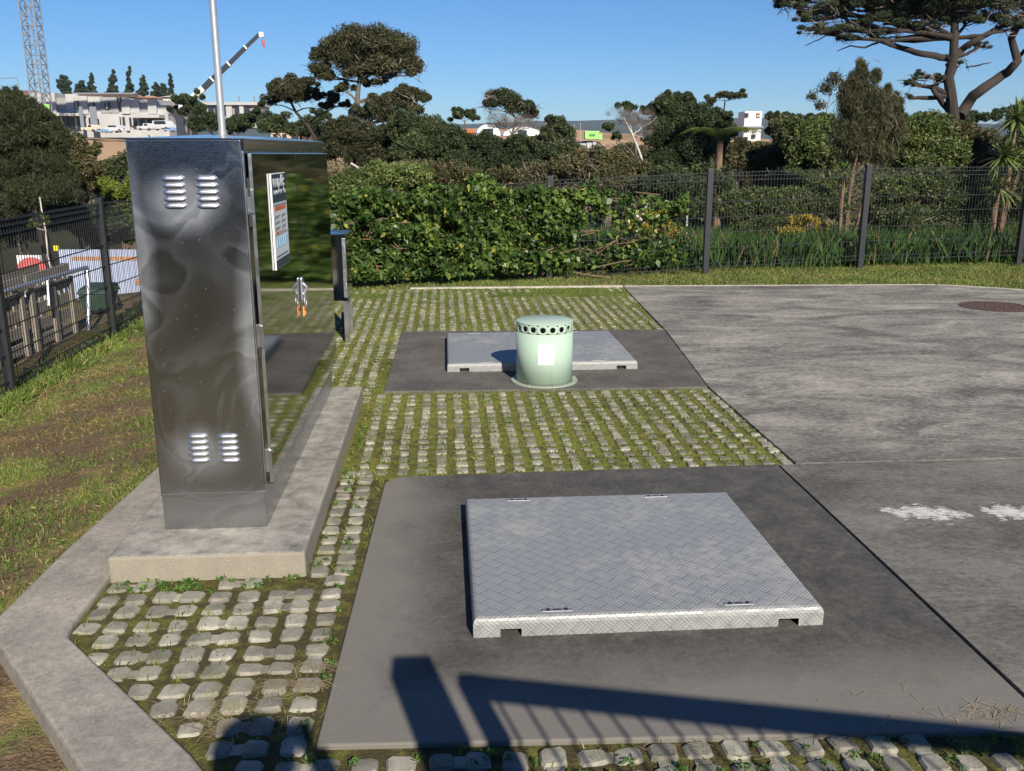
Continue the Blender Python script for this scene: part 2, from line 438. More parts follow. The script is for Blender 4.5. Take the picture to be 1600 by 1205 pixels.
t = NT('paver concrete')
g = t.n.new('ShaderNodeNewGeometry'); rnd = g.outputs['Random Per Island']
n = t.noise(9, 5, .65); f = t.noise(170, 3, .7)
c = t.mix(t.ramp(rnd, [(0, 0.0), (1, 1.0)]), (.19, .175, .14), (.40, .37, .30))
c = t.mix(t.math('MULTIPLY', t.ramp(n, [(.35, 1.0), (.6, 0.0)]), .7), c, (.10, .095, .07))
c = t.mix(t.math('MULTIPLY', t.ramp(t.noise(5, 5, .7), [(.54, 0.0), (.66, 1.0)]), .5), c, (.16, .17, .05))
c = t.mix(t.math('MULTIPLY', t.ramp(f, [(.5, 0.0), (.8, 1.0)]), .4), c, (.5, .47, .4))
t.set(c, .9, 0, .2); t.bump(f, .6, .004)
M_paver = t.m
verts = []; faces = []
def knob(cx, cy, hx, hy, zt, tilt):
    """chamfered, slightly irregular block top"""
    o = len(verts); c = .32
    ring = [(-1, -1+c), (-1+c, -1), (1-c, -1), (1, -1+c), (1, 1-c), (1-c, 1), (-1+c, 1), (-1, 1-c)]
    jit = [random.uniform(.88, 1.08) for _ in ring]
    for lev, (sc, z) in enumerate(((1.10, -.04), (1.0, -.006), (.84, .002))):
        for (a, b), j in zip(ring, jit):
            verts.append((cx+a*hx*sc*j, cy+b*hy*sc*j, zt+z+tilt[0]*a+tilt[1]*b))
    verts.append((cx, cy, zt+.0035))
    for l in range(2):
        for k in range(8):
            a = o+l*8+k; b = o+l*8+(k+1) % 8; faces.append((a, b, b+8, a+8))
    for k in range(8): faces.append((o+16+k, o+16+(k+1) % 8, o+24))
PITCHK = .106
def pair(cx, cy, along, hx, hy, zt):
    tl = (random.uniform(-.003, .003), random.uniform(-.003, .003)); d = PITCHK/2*(.95 if hx > .034 else 1.0)
    pts = ((-d, 0), (d, 0)) if along == 'x' else ((0, -d), (0, d))
    for a, b in pts: knob(cx+a, cy+b, hx, hy, zt, tl)
    w = .024 if hx > .034 else .013; o = len(verts)            # neck
    if along == 'x': q = [(cx-d*.45, cy-w), (cx+d*.45, cy-w), (cx+d*.45, cy+w), (cx-d*.45, cy+w)]
    else: q = [(cx-w, cy-d*.45), (cx+w, cy-d*.45), (cx+w, cy+d*.45), (cx-w, cy+d*.45)]
    for z in (-.04, -.006):
        for p_ in q: verts.append((p_[0], p_[1], zt+z))
    faces.extend([(o, o+1, o+5, o+4), (o+1, o+2, o+6, o+5), (o+2, o+3, o+7, o+6), (o+3, o, o+4, o+7), (o+4, o+5, o+6, o+7)])
CELL = 2*PITCHK
for iy in range(int(1.2/CELL), int(11.6/CELL)+1):
    for ix in range(-8, 13):
        cx = ix*CELL+.013; cy = iy*CELL+.045
        near = cy < 4.55
        ori = ('x' if ((ix+iy) % 2 == 0) else 'y') if near else 'y'
        if near and random.random() < .25: ori = random.choice('xy')
        for k in (-1, 1):
            px_, py_ = (cx, cy+k*PITCHK/2) if ori == 'x' else (cx+k*PITCHK/2, cy)
            ends = [(px_-PITCHK/2, py_), (px_+PITCHK/2, py_)] if ori == 'x' else [(px_, py_-PITCHK/2), (px_, py_+PITCHK/2)]
            okk = [bool(paved(np.array(e[0]), np.array(e[1]), .024)) for e in ends]
            hx = .040 if near else .032; hy = .040 if near else .0365
            hx *= random.uniform(.84, 1.08); hy *= random.uniform(.82, 1.08); px_ += random.uniform(-.004, .004); py_ += random.uniform(-.004, .004)
            zt = random.uniform(-.006, .002)-(0 if near else .003)
            if 10.75 < py_ < 11.5 and vnoise(px_*2.2, py_*2.2, 3) > .35: continue
            if 3.42 < py_ < 4.62 and px_ < -.36: continue
            if all(okk): pair(px_, py_, ori, hx, hy, zt)
            else:
                for e, k_ in zip(ends, okk):
                    if k_: knob(e[0], e[1], hx, hy, zt, (0, 0))
yy = 3.47
while yy < 4.66:
    for cx in (-.536, -.440):
        knob(cx+random.uniform(-.004, .004), yy, .038*random.uniform(.9, 1.05), .043*random.uniform(.88, 1.03), random.uniform(-.008, .001), (random.uniform(-.003, .003), random.uniform(-.003, .003)))
    yy += PITCHK
me = bpy.data.meshes.new('grass_pavers'); me.from_pydata(verts, [], faces); me.materials.append(M_paver); me.update()
o = bpy.data.objects.new('paving', me); col.objects.link(o); struct(o)

# grass blades
M_grass = leafmat('grass blades', (.045, .08, .015), (.14, .21, .04), (.34, .38, .09), 1.6, .35, .6, ((.42, .32, .14), .10))
M_dry = leafmat('dry grass blades', (.16, .11, .04), (.30, .22, .09), (.45, .36, .17), 1.6, .25, .7, ((.10, .15, .03), .3))
def blades(x, y, z, h, w, lean=.5):
    N = len(x); a = rng.random(N)*2*PI; ln = lean*np.abs(rng.normal(size=N)); hh = h*(.5+rng.random(N))
    d = np.stack([np.cos(a)*ln, np.sin(a)*ln, np.ones(N)], 1); d /= np.linalg.norm(d, axis=1)[:, None]
    b = rng.random(N)*2*PI; s = np.stack([np.cos(b), np.sin(b), np.zeros(N)], 1)*(w/2)
    p0 = np.stack([x, y, z], 1); m = p0+d*hh[:, None]*.55; tip = p0+d*hh[:, None]; tip[:, 2] -= hh*.25*ln; tip[:, :2] += d[:, :2]*hh[:, None]*.25
    return np.stack([p0-s, p0+s, m+s*.8, tip], 1)
# in the paving joints
N = 330000
x = rng.uniform(-1.36, 2.3, N); y = rng.uniform(1.5, 11.5, N)**1.0
fx = ((x-.013)/PITCHK+.5) % 1.0; 
gap = np.minimum(fx, 1-fx)*PITCHK   # distance from the gap line
dens = sst(.42, .66, fbm(x*2.4, y*2.4, 11))
densfar = .75+.25*sst(.32, .6, fbm(x*1.7, y*1.7, 14))
dn = np.where(y > 4.5, densfar, dens*.40)
dn = np.where(y > 10.75, .9, dn)
ok = paved(x, y, .008) & (rng.random(N) < dn) & ((gap < np.where(y > 4.5, .030, .016)) | (y > 10.75) | (rng.random(N) < .04))
x, y = x[ok], y[ok]
q = blades(x, y, np.full(len(x), -.014), np.where(y > 4.5, .022, .026), .0045+.0006*y.mean()*0, .7)
tag(quads_object('paving_grass', q, M_grass), 'tufts of short green grass sprouting in the paving joints', 'grass', kind='stuff')
# border weeds along slab edges in the near strip
wx = []; wy = []
for k in range(150):
    e = random.choice(('s', 's', 's', 'p', 'l', 'b'))
    if e == 's': bx = random.uniform(-.4, 1.78); by = 2.29-.04*(bx+.4)-random.random()*.26
    elif e == 'p': bx, by = random.uniform(-1.3, -.6), 3.41-random.random()**2*.1
    elif e == 'l': bx, by = -.40-random.random()*.05, random.uniform(2.3, 4.5)
    else: bx, by = -.56+random.random()*.05, random.uniform(3.4, 6.0)
    wx.append(bx); wy.append(by)
wx = np.array(wx); wy = np.array(wy); k = rng.integers(0, len(wx), 3800)
r_ = rng.random(3800)*.022*(.4+rng.random(len(wx)))[k]; a = rng.random(3800)*2*PI
x = wx[k]+np.cos(a)*r_; y = wy[k]+np.sin(a)*r_; ok = paved(x, y, .002); x, y = x[ok], y[ok]
C = np.stack([x, y, -.008+rng.random(len(x))*.022], 1)
M_weed = leafmat('weed leaves', (.03, .07, .012), (.08, .17, .03), (.22, .33, .08), 9, .3, .5)
tag(quads_object('weeds', leaf_quads(C, .014, .4, .6), M_weed), 'small leafy weeds rooted along the slab and paver edges', 'weeds', kind='stuff')
# dried clippings lying on the near pavers
C = []
for (cx, cy, s_, n_) in ((-.70, 2.50, .11, 150), (-.50, 2.62, .07, 110), (-.44, 2.72, .05, 60), (-.66, 2.40, .08, 70), (1.1, 2.27, .3, 50), (1.62, 2.31, .07, 80)):
    C.append(np.stack([rng.normal(cx, s_, n_), rng.normal(cy, s_*.35, n_), np.full(n_, .006)+rng.random(n_)*.008], 1))
C = np.concatenate(C); d = rng.normal(size=C.shape)*[1, .7, .12]; d /= np.linalg.norm(d, axis=1)[:, None]
L = (.02+rng.random(len(C))*.045)[:, None]; w_ = np.cross(d, [0, 0, 1.0])*.0009
q = np.stack([C-d*L*.5-w_, C-d*L*.5+w_, C+d*L*.5+w_, C+d*L*.5-w_], 1)
tag(quads_object('dry_clippings', q, plain('dry straw', (.30, .235, .14), .8, var=.4)), 'dry straw coloured clippings scattered on the near pavers', 'clippings', kind='stuff')

# lawn blades: left slope, far strip
def lawn(name, label, N, xr, yr, h, w, mat, dens_f, excl=None, lean=.6):
    x = rng.uniform(*xr, N); y = rng.uniform(*yr, N); ok = rng.random(N) < dens_f(x, y)
    if excl is not None: ok &= ~excl(x, y)
    x, y = x[ok], y[ok]
    return tag(quads_object(name, blades(x, y, H(x, y)-.004, h, w, lean), mat), label, 'grass', kind='stuff')
kerbx = lambda y: np.interp(y, [p[1] for p in ko], [p[0] for p in ko])
left_ex = lambda x, y: x > kerbx(y)-.03
lawn('lawn_grass', 'patchy green grass on the slope left of the kerb', 300000, (-4.2, -.5), (1.3, 12.4), .026, .0045, M_grass,
     lambda x, y: .06+.92*sst(.46, .60, fbm(x*1.5, y*1.5, 21))*(.35+.65*sst(.3, .6, fbm(x*6, y*6, 4))), left_ex)
lawn('dry_grass', 'straw coloured dry grass on the slope left of the kerb', 160000, (-4.2, -.5), (1.3, 12.4), .03, .004, M_dry,
     lambda x, y: .05+.60*sst(.52, .66, fbm(x*1.7+9, y*1.7, 31)), left_ex, .9)
lawn('fence_grass', 'longer grass growing along the foot of the left fence', 60000, (-4.3, -3.2), (5, 12), .085, .007, M_grass,
     lambda x, y: .9*sst(.35, 0, np.abs(x+3.62))*(.3+.7*sst(.4, .6, fbm(x*3, y*3, 5))))
far_ex = lambda x, y: (y < 11.6) & (x < 6.5) | ((x > 6.5) & (y < 11.55-(x-6.5)*1.35)) | (y > 13.6+.1*x)
lawn('verge_grass', 'mown green grass strip between the paving and the back fence', 260000, (-3.6, 11.5), (8.5, 14.6), .045, .009, M_grass,
     lambda x, y: .35+.6*sst(.35, .6, fbm(x*1.2, y*2.2, 41)), far_ex)
lawn('verge_dry_grass', 'dry yellow grass strip between the driveway and the back fence', 220000, (-3.6, 11.5), (8.5, 14.6), .04, .009, M_dry,
     lambda x, y: (.12+.75*sst(.42, .6, fbm(x*.9+4, y*2.0, 51)))*(.3+.7*sst(0, 6, x)), far_ex)
lawn('tall_grass', 'tall green grass growing wild behind the back fence', 130000, (1.5, 12.5), (12.6, 17.5), .45, .014, leafmat('tall grass', (.02, .05, .012), (.05, .12, .025), (.14, .22, .05), 1.0, .35, .6, ((.32, .25, .10), .08)),
     lambda x, y: sst(13.15+.08*x, 13.5+.08*x, y)*sst(17.5, 14, y)*(.15+.85*sst(.38, .62, fbm(x*1.1, y*1.1, 61))), None, .25)

# ------------------------------------------------------------------ joints, manhole, paint smears
mh = empty('manhole_cover', 'rusty round manhole cover set in the driveway corner', 'manhole cover', loc=(*G(1556, 480)[:2], .004))
M_rust = plain('rusty iron', (.095, .055, .042), .8, .2, .3, 25, .4)
mb = MB().lathe([(0, .004), (.345, .004), (.345, -.003)], (0, 0, 0), 48); mb.build('lid', M_rust, mh)
rb = MB().lathe([(.352, -.003), (.352, .006), (.375, .006), (.375, -.003)], (0, 0, 0), 48); rb.build('frame', M_rust, mh)
rb = MB()
for k in range(12):
    a = k*PI/6
    for r_ in (.1, .19, .28): rb.box((r_*math.cos(a)-.012, r_*math.sin(a)-.012, .004), (r_*math.cos(a)+.012, r_*math.sin(a)+.012, .008))
rb.build('lug_pattern', M_rust, mh)

def smear(c0, c1, wid, seed):
    """ragged flat splash of white paint on the concrete"""
    m = MB(); r2 = random.Random(seed); n = 70
    a = Vector(c0); b = Vector(c1); d = (b-a); L = d.length; d.normalize(); nrm = Vector((-d.y, d.x, 0))
    for i in range(n*13):
        t_ = r2.random(); e = math.sin(PI*t_)**.6
        c = a+d*L*t_+nrm*(r2.gauss(0, wid*.30*e)+wid*.22*math.sin(t_*23)*math.sin(t_*7))
        l = r2.uniform(.003, .022)*(.4+e); w = r2.uniform(.0008, .0032)*(.5+e); ang = r2.gauss(0, .25)
        dd = (d*math.cos(ang)+nrm*math.sin(ang)); nn = Vector((-dd.y, dd.x, 0)); k = 7; vs = []
        for j in range(k):
            th = 2*PI*j/k; vs.append(c+dd*math.cos(th)*l*r2.uniform(.6, 1.1)+nn*math.sin(th)*w*r2.uniform(.6, 1.2))
            vs[-1].z = .0042+i*.000003
        m.add(vs, [tuple(range(k))])
    return m
M_white = plain('white paint', (.62, .6, .56), .7, var=.15, scale=40)
p0 = G(1376, 800); p1 = G(1518, 806)
tag(smear(p0, p1, .14, 1).build('paint_smear', M_white), 'ragged white paint smear on the driveway nearest the slab joint', 'paint smear', 'paint smears on the driveway')
p0 = G(1532, 800); p1 = G(1640, 806)
tag(smear(p0, p1, .13, 2).build('paint_smear', M_white), 'ragged white paint smear on the driveway at the right edge of the photo', 'paint smear', 'paint smears on the driveway')
# ------------------------------------------------------------------ more measuring helpers
def onX(u, v, x):
    d, _ = ray(u, v); t = x/d.x; return Vector((x, d.y*t, EYE+d.z*t))
def onY(u, v, y):
    d, _ = ray(u, v); t = y/d.y; return Vector((d.x*t, y, EYE+d.z*t))

# ------------------------------------------------------------------ chequer plate covers
def chequer(name):
    t = NT(name)
    _o = t.xyz(); cb = t.n.new('ShaderNodeCombineXYZ'); t.link(_o[0], cb.inputs[0]); t.link(t.math('ADD', _o[1], _o[2]), cb.inputs[1])
    mpn = t.n.new('ShaderNodeMapping'); mpn.inputs['Rotation'].default_value = (0, 0, R(45)); t.link(cb.outputs[0], mpn.inputs[0]); v = mpn.outputs[0]
    ck = t.n.new('ShaderNodeTexChecker'); ck.inputs['Scale'].default_value = 1/.050; t.link(v, ck.inputs[0])
    sx = t.n.new('ShaderNodeSeparateXYZ'); t.link(v, sx.inputs[0])
    def bars(a): return t.math('SINE', t.math('MULTIPLY', a, 2*PI/.0125))
    def cellmask(a):                         # rounded bar ends at the cell borders
        return t.math('ABSOLUTE', t.math('SINE', t.math('MULTIPLY', a, PI/.050)))
    ba = t.math('MULTIPLY', t.ramp(bars(sx.outputs[0]), [(.3, 0.0), (.75, 1.0)]), t.ramp(cellmask(sx.outputs[1]), [(.1, 0.0), (.35, 1.0)]))
    bb = t.math('MULTIPLY', t.ramp(bars(sx.outputs[1]), [(.3, 0.0), (.75, 1.0)]), t.ramp(cellmask(sx.outputs[0]), [(.1, 0.0), (.35, 1.0)]))
    h = t.mix(ck.outputs[1], ba, bb)
    edge = t.math('MULTIPLY', t.ramp(cellmask(sx.outputs[0]), [(.02, 0.0), (.2, 1.0)]), t.ramp(cellmask(sx.outputs[1]), [(.02, 0.0), (.2, 1.0)]))
    dirt = t.noise(2.2, 7, .68); d2 = t.noise(18, 5, .7)
    base = t.mix(h, (.27, .275, .27), (.39, .39, .38))
    base = t.mix(t.math('MULTIPLY', t.ramp(edge, [(0, 1.0), (1, 0.0)]), .38), base, (.12, .12, .115))
    dm = t.ramp(t.math('ADD', t.math('MULTIPLY', dirt, .7), t.math('MULTIPLY', d2, .3)), [(.50, 0.0), (.66, 1.0)])
    base = t.mix(t.math('MULTIPLY', dm, .25), base, (.42, .40, .33))
    base = t.mix(t.math('MULTIPLY', t.ramp(d2, [(.3, .5), (.48, 0.0)]), .55), base, (.22, .22, .215))
    t.set(base, t.mix(dm, t.mix(d2, .40, .58), .8), t.mix(dm, .22, .05))
    t.bump(t.math('ADD', h, t.math('MULTIPLY', d2, .25)), .55, .003)
    return t.m
M_cheq = chequer('chequer plate')
M_dark = plain('dark void', (.012, .012, .012), .9)
M_lock = plain('zinc lock plate', (.38, .38, .38), .5, .7, .1, 30)
def cover(name, label, x0, x1, y0, y1, h, notch=True):
    c = empty(name, label, 'access cover', 'chequer plate access covers', ((x0+x1)/2, (y0+y1)/2, .006))
    w = (x1-x0)/2; d = (y1-y0)/2
    m = MB()
    # folded lid: sloping rounded shoulder
    r = .018
    prof = [(0, h), (r*.0, h)]
    def ring(ins, z): return [(-w+ins, -d+ins, z), (w-ins, -d+ins, z), (w-ins, d-ins, z), (-w+ins, d-ins, z)]
    levels = [(.0, h-.022), (.0025, h-.012), (.008, h-.004), (.018, h)]
    vs = []; fs = []
    for ins, z in levels: vs += ring(ins, z)
    for i in range(3):
        for k in range(4):
            a = i*4+k; b = i*4+(k+1) % 4; fs.append((a, b, b+4, a+4))
    fs.append((12, 13, 14, 15))
    m.add(vs, fs); zt = h-.022
    # skirts, the front and back ones with hand notches
    nw = .075; t_ = .005; nh = .030
    for yy, s_ in ((-d, 1), (d, -1)):
        for a, b in ((-w, -w+.095), (-w+.095+nw, w-.165), (w-.165+nw, w)):
            m.box((a, min(yy, yy+s_*t_), 0), (b, max(yy, yy+s_*t_), zt))
        for a in (-w+.095, w-.165): m.box((a, min(yy, yy+s_*t_), nh), (a+nw, max(yy, yy+s_*t_), zt))
    for xx, s_ in ((-w, 1), (w, -1)): m.box((min(xx, xx+s_*t_), -d+t_, 0), (max(xx, xx+s_*t_), d-t_, zt))
    m.build('lid', M_cheq, c)
    k = MB().box((-w+.03, -d+.05, 0), (w-.03, d-.05, h-.03)); k.build('frame', plain('cover frame', (.35, .29, .22), .9), c)
    for ax, ay in ((-w+.30, -d+.045), (w-.30, -d+.045), (-w+.25, d-.045), (w-.36, d-.045)):
        lk = MB().box((ax-.055, ay-.011, h), (ax+.055, ay+.011, h+.0025)).build('lock_plate', M_lock, c, bevel=.002)
        for q in (-.032, .032): MB().lathe([(0, h+.0065), (.006, h+.006), (.008, h+.0025)], (ax+q, ay, 0), 12).build('screw', M_dark, lk)
        MB().box((ax-.014, ay-.004, h+.0028), (ax+.014, ay+.004, h+.0034)).build('keyhole', M_dark, lk)
    return c
cover('access_cover', 'large chequer plate access cover on the nearest dark concrete slab', .075, 1.334, 2.872, 4.03, .072)
cover('access_cover', 'chequer plate access cover lying behind the pale green vent cylinder', .003, 1.50, 6.90, 8.18, .066)

# ------------------------------------------------------------------ pale green vent cylinder
t = NT('pale green paint'); n = t.noise(3, 5); f = t.noise(60, 4, .7); o = t.xyz()
c = t.mix(n, (.35, .46, .37), (.40, .52, .42))
streak = t.noise(9, 5, .7, t.mapping((1, 1, .12)))
c = t.mix(t.math('MULTIPLY', t.ramp(streak, [(.56, 0.0), (.72, 1.0)]), .25), c, (.27, .30, .2))
c = t.mix(t.math('MULTIPLY', t.ramp(f, [(.62, 0.0), (.72, 1.0)]), .35), c, (.5, .58, .46))
c = t.mix(t.math('MULTIPLY', t.math('LESS_THAN', t.math('ADD', o[2], t.math('MULTIPLY', f, .05)), .045), .45), c, (.22, .2, .12))
t.set(c, .6, 0, .35); t.bump(n, .15, .01); M_green = t.m
CX, CY = G(851, 597)[:2]; CY += .03
vc = empty('vent_cylinder', 'pale green steel cylinder with a ring of round vent holes and a blank white label', 'vent cylinder', loc=(CX, CY, .006))
Rc = .2085; Hc = .458; NS = 18
def hole_wall(Rw, z0, z1, zc, rh, nsec):
    m = MB(); sw = 2*PI*Rw/nsec
    def P3(s_, z): a = s_/Rw; return (Rw*math.sin(a), -Rw*math.cos(a), z)
    hb = rh*1.55; K = 16
    for i in range(nsec):
        sc = (i+.5)*sw
        sub = 3
        for (a, b) in ((z0, zc-hb), (zc+hb, z1)):
            for j in range(sub):
                s0 = sc-sw/2+sw*j/sub; s1 = s0+sw/sub
                m.add([P3(s0, a), P3(s1, a), P3(s1, b), P3(s0, b)], [(0, 1, 2, 3)])
        inn = []; out = []
        for k in range(K):
            a = 2*PI*k/K+PI/K; ca, sa = math.cos(a), math.sin(a)
            inn.append(P3(sc+rh*ca, zc+rh*sa)); f_ = 1/max(abs(ca), abs(sa))
            out.append(P3(sc+sw/2*ca*f_, zc+hb*sa*f_))
        m.add(inn+out, [(k, (k+1) % K, K+(k+1) % K, K+k) for k in range(K)])
    return m
w = hole_wall(Rc, .006, Hc-.004, Hc-.041, .0205, NS).build('cylinder_wall', M_green, vc, smooth=True)
bm = bmesh.new(); bm.from_mesh(w.data); bmesh.ops.remove_doubles(bm, verts=bm.verts, dist=1e-4); bmesh.ops.recalc_face_normals(bm, faces=bm.faces); bm.to_mesh(w.data); bm.free()
sol = w.modifiers.new('thick', 'SOLIDIFY'); sol.thickness = .004; sol.offset = -1
MB().lathe([(Rc-.006, Hc-.006), (Rc+.001, Hc-.005), (Rc+.0015, Hc-.001), (Rc-.003, Hc+.002), (.0, Hc+.004)], (0, 0, 0), 64).build('lid', M_green, vc, smooth=True)
MB().lathe([(Rc-.004, .006), (Rc+.008, .008), (Rc+.040, .008), (Rc+.040, 0), ], (0, 0, 0), 64).build('flange', M_green, vc, smooth=False)
for k in range(8):
    a = k*PI/4+.2; MB().lathe([(0, .018), (.008, .018), (.009, .008)], ((Rc+.03)*math.cos(a), (Rc+.03)*math.sin(a), 0), 6).build('bolt', M_lock, vc)
lm = MB(); a0, a1 = R(-19), R(13); z0, z1 = .165, .315; nn = 6
M_label = plain('white label', (.80, .80, .78), .5, var=.04, scale=30)
vs = [((Rc+.0015)*math.sin(a0+(a1-a0)*i/nn), -(Rc+.0015)*math.cos(a0+(a1-a0)*i/nn), z) for z in (z0, z1) for i in range(nn+1)]
lm.add(vs, [(i, i+1, i+nn+2, i+nn+1) for i in range(nn)]); lm.build('label', M_label, vc)

# ------------------------------------------------------------------ stainless cabinet on its plinth
PX0, PX1, PY0, PY1 = -1.361, -.585, 3.435, 6.13
t = NT('plinth concrete'); n = t.noise(9, 7, .72); fine = t.noise(140, 3, .7); big = t.noise(1.6, 4); o = t.xyz()
g = t.n.new('ShaderNodeNewGeometry'); sx = t.n.new('ShaderNodeSeparateXYZ'); t.link(g.outputs['Normal'], sx.inputs[0])
top = t.mix(t.ramp(t.math('ADD', t.math('MULTIPLY', n, .75), t.math('MULTIPLY', big, .25)), [(.36, 0.0), (.6, 1.0)]), (.11, .105, .095), (.36, .335, .285))
side = t.mix(n, (.20, .175, .135), (.34, .30, .235))
lowd = t.math('LESS_THAN', t.math('ADD', o[2], t.math('MULTIPLY', n, -.03)), -.0)
c = t.mix(t.math('GREATER_THAN', sx.outputs[2], .5), side, top)
c = t.mix(t.math('MULTIPLY', t.ramp(fine, [(.5, 0.0), (.75, 1.0)]), .35), c, (.5, .47, .42))
t.set(c, .9, 0, .2); t.bump(t.math('ADD', fine, n), .6, .006); M_pl = t.m
pl = MB().box((PX0, PY0, -.1), (PX1, PY1, .098)).build('plinth', M_pl, bevel=.012)
tag(pl, 'weathered low concrete plinth under the tall stainless steel cabinet', 'plinth')

def steel(name, rough, wav, wscale, scr=0.0, base=(.60, .60, .60)):
    t = NT(name)
    big = t.noise(1.35, 3, .5, None, 1.0); sw = t.noise(2.5, 1.8, .5, t.mapping((1, 1, .75)), 1.2)
    brush = t.noise(3, 4, .6, t.mapping((2, 2, 260)))
    fine = t.noise(260, 2, .6)
    speck = t.ramp(t.voro(30, out='Distance'), [(.04, 1.0), (.06, 0.0)])
    swirl = t.ramp(sw, [(.42, .1), (.455, 0.9), (.47, .3), (.50, 0.0), (.512, 1.0), (.54, .55), (.62, 0.0)])
    r = t.math('ADD', rough, t.math('MULTIPLY', swirl, scr*.13))
    r = t.math('ADD', r, t.math('MULTIPLY', t.ramp(big, [(.42, 0.0), (.62, 1.0)]), scr*.10))
    c = t.mix(t.math('MULTIPLY', brush, .25), base, tuple(x*.72 for x in base))
    c = t.mix(t.math('MULTIPLY', speck, .3), c, (.75, .74, .7))
    t.set(c, t.math('ADD', r, t.math('MULTIPLY', speck, .3)), 1.0)
    h = t.math('ADD', t.math('MULTIPLY', t.noise(wscale, 2, .5, None, .8), wav), t.math('MULTIPLY', fine, .0006*(scr*4)))
    if scr > .4:
        h = t.math('ADD', h, t.math('MULTIPLY', t.noise(1, 3, .6, t.mapping((30, 30, 900))), .006))
        h = t.math('ADD', h, t.math('MULTIPLY', t.ramp(sw, [(.40, 0.0), (.505, 1.0), (.62, 0.0)]), .012))
        # scuffed haloes round the louvres and along the door edge
        o = t.xyz(); nz = t.math('MULTIPLY', t.math('SUBTRACT', t.noise(6, 4, .6), .5), .35)
        def halo(cx, cz, rx, rz):
            a = t.math('DIVIDE', t.math('SUBTRACT', o[0], cx), rx); b = t.math('DIVIDE', t.math('SUBTRACT', o[2], cz), rz)
            d = t.math('SQRT', t.math('ADD', t.math('MULTIPLY', a, a), t.math('MULTIPLY', b, b)))
            return t.ramp(t.math('ADD', d, nz), [(.45, 1.0), (1.0, 0.0)])
        m_ = t.math('MAXIMUM', halo(-1.02, 1.47, .20, .15), halo(-1.03, .43, .20, .15))
        m_ = t.math('MAXIMUM', m_, halo(-.77, .85, .10, .55)); m_ = t.math('MAXIMUM', m_, t.math('MULTIPLY', halo(-1.22, 1.25, .09, .45), .8)); m_ = t.math('MAXIMUM', m_, t.math('MULTIPLY', halo(-1.0, .2, .4, .12), .6))
        rr = t.b.inputs['Roughness'].links[0].from_socket; t.link(t.math('ADD', rr, t.math('MULTIPLY', m_, .20)), t.b.inputs['Roughness'])
    t.bump(h, 1.0, .05)
    return t.m
M_door = steel('polished stainless door', .055, .007, 1.6, .02, (.34, .35, .345))
M_front = steel('scuffed stainless end panel', .185, .08, 2.0, .55, (.45, .46, .475))
M_lid = steel('stainless lid', .16, .05, 2, .1)
M_louv = steel('pressed stainless louvre', .38, .05, 4, .1, (.72, .72, .74))  # base lightened to carry sun and sky brightness on the louvres
M_edgeS = steel('brushed stainless edge', .30, .1, 6, .3, (.66, .66, .65))
M_gasket = plain('black rubber', (.02, .02, .022), .6)

BX0, BX1, BY0, BY1 = -1.213, -.780, 3.70, 6.09
cab = empty('steel_cabinet', 'tall mirror polished stainless steel control cabinet with louvres and a sign', 'cabinet', loc=(BX0, BY0, .098))
def inv(o):      # parent while keeping yard coordinates
    o.parent = cab; o.matrix_parent_inverse = Matrix.Translation((-BX0, -BY0, -.098)); return o
inv(MB().box((BX0+.002, BY0+.0035, .098), (BX1-.0025, BY1-.004, .258)).build('base_panel', M_front, bevel=.002))
inv(MB().box((BX0, BY0, .2595), (BX1, BY1, 1.704)).build('body', M_front, bevel=.004))
inv(MB().box((BX0-.001, BY0-.0015, .2575), (BX1+.001, BY0+.01, .2605)).build('seam_trim', M_edgeS))
# lid with hipped top
z0, z1, z2 = 1.7045, 1.710, 1.729; ov = .003
lx0, lx1, ly0, ly1 = BX0-ov, BX1+.014, BY0-ov, BY1+ov
m = MB(); xm = (lx0+lx1)/2
vs = [(lx0, ly0, z0), (lx1, ly0, z0), (lx1, ly1, z0), (lx0, ly1, z0), (lx0, ly0, z1), (lx1, ly0, z1), (lx1, ly1, z1+.018), (lx0, ly1, z1+.018), (xm, ly0+.32, z2), (xm, ly1-.3, z2+.02)]
m.add(vs, [(3, 2, 1, 0), (0, 1, 5, 4), (1, 2, 6, 5), (2, 3, 7, 6), (3, 0, 4, 7), (4, 5, 8), (5, 6, 9, 8), (6, 7, 9), (7, 4, 8, 9)])
inv(m.build('lid', M_lid, bevel=.002))
inv(MB().box((BX1+.0005, BY0+.002, 1.668), (BX1+.012, BY1-.002, 1.704)).build('fascia', M_lid))
# doors
DX = BX1+.036; ys_ = 4.80; dz0, dz1 = .300, 1.655
MDR = {}
for a, b in ((BY0+.004, ys_-.002), (ys_+.002, BY1-.004)):
    d = inv(MB().box((BX1+.008, a, dz0), (DX, b, dz1)).build('door', M_door, bevel=.003))
    MDR[a] = d
inv(MB().box((BX1+.0005, BY0+.01, dz0+.01), (BX1+.0085, BY1-.01, dz1-.01)).build('gasket', M_gasket))
# front edge flange strip and hinges
inv(MB().box((BX1+.0012, BY0-.0005, dz0), (BX1+.0075, BY0+.006, dz1+.006)).build('flange', M_edgeS, bevel=.001))
dn = MDR[BY0+.004]
def ch(o, p):
    o.parent = p; return o
inv(MB().box((DX-.012, BY0+.0005, dz0+.002), (DX+.0012, BY0+.0035, dz1-.002)).build('door_edge', M_edgeS))
for z in (1.47, .93, .40):
    h = MB(); h.box((BX1+.010, BY0-.006, z-.05), (DX-.008, BY0+.003, z+.05)); h.tube([(DX-.004, BY0-.002, z-.045), (DX-.004, BY0-.002, z+.045)], .006, 8)
    ch(h.build('hinge', M_edgeS, bevel=.001), dn)
for z, hh in ((1.525, .035), (1.40, .028), (.868, .022)):
    ch(MB().box((BX1+.015, BY0-.0085, z-hh), (DX-.010, BY0-.001, z+hh)).build('hinge_slot', M_gasket), dn)
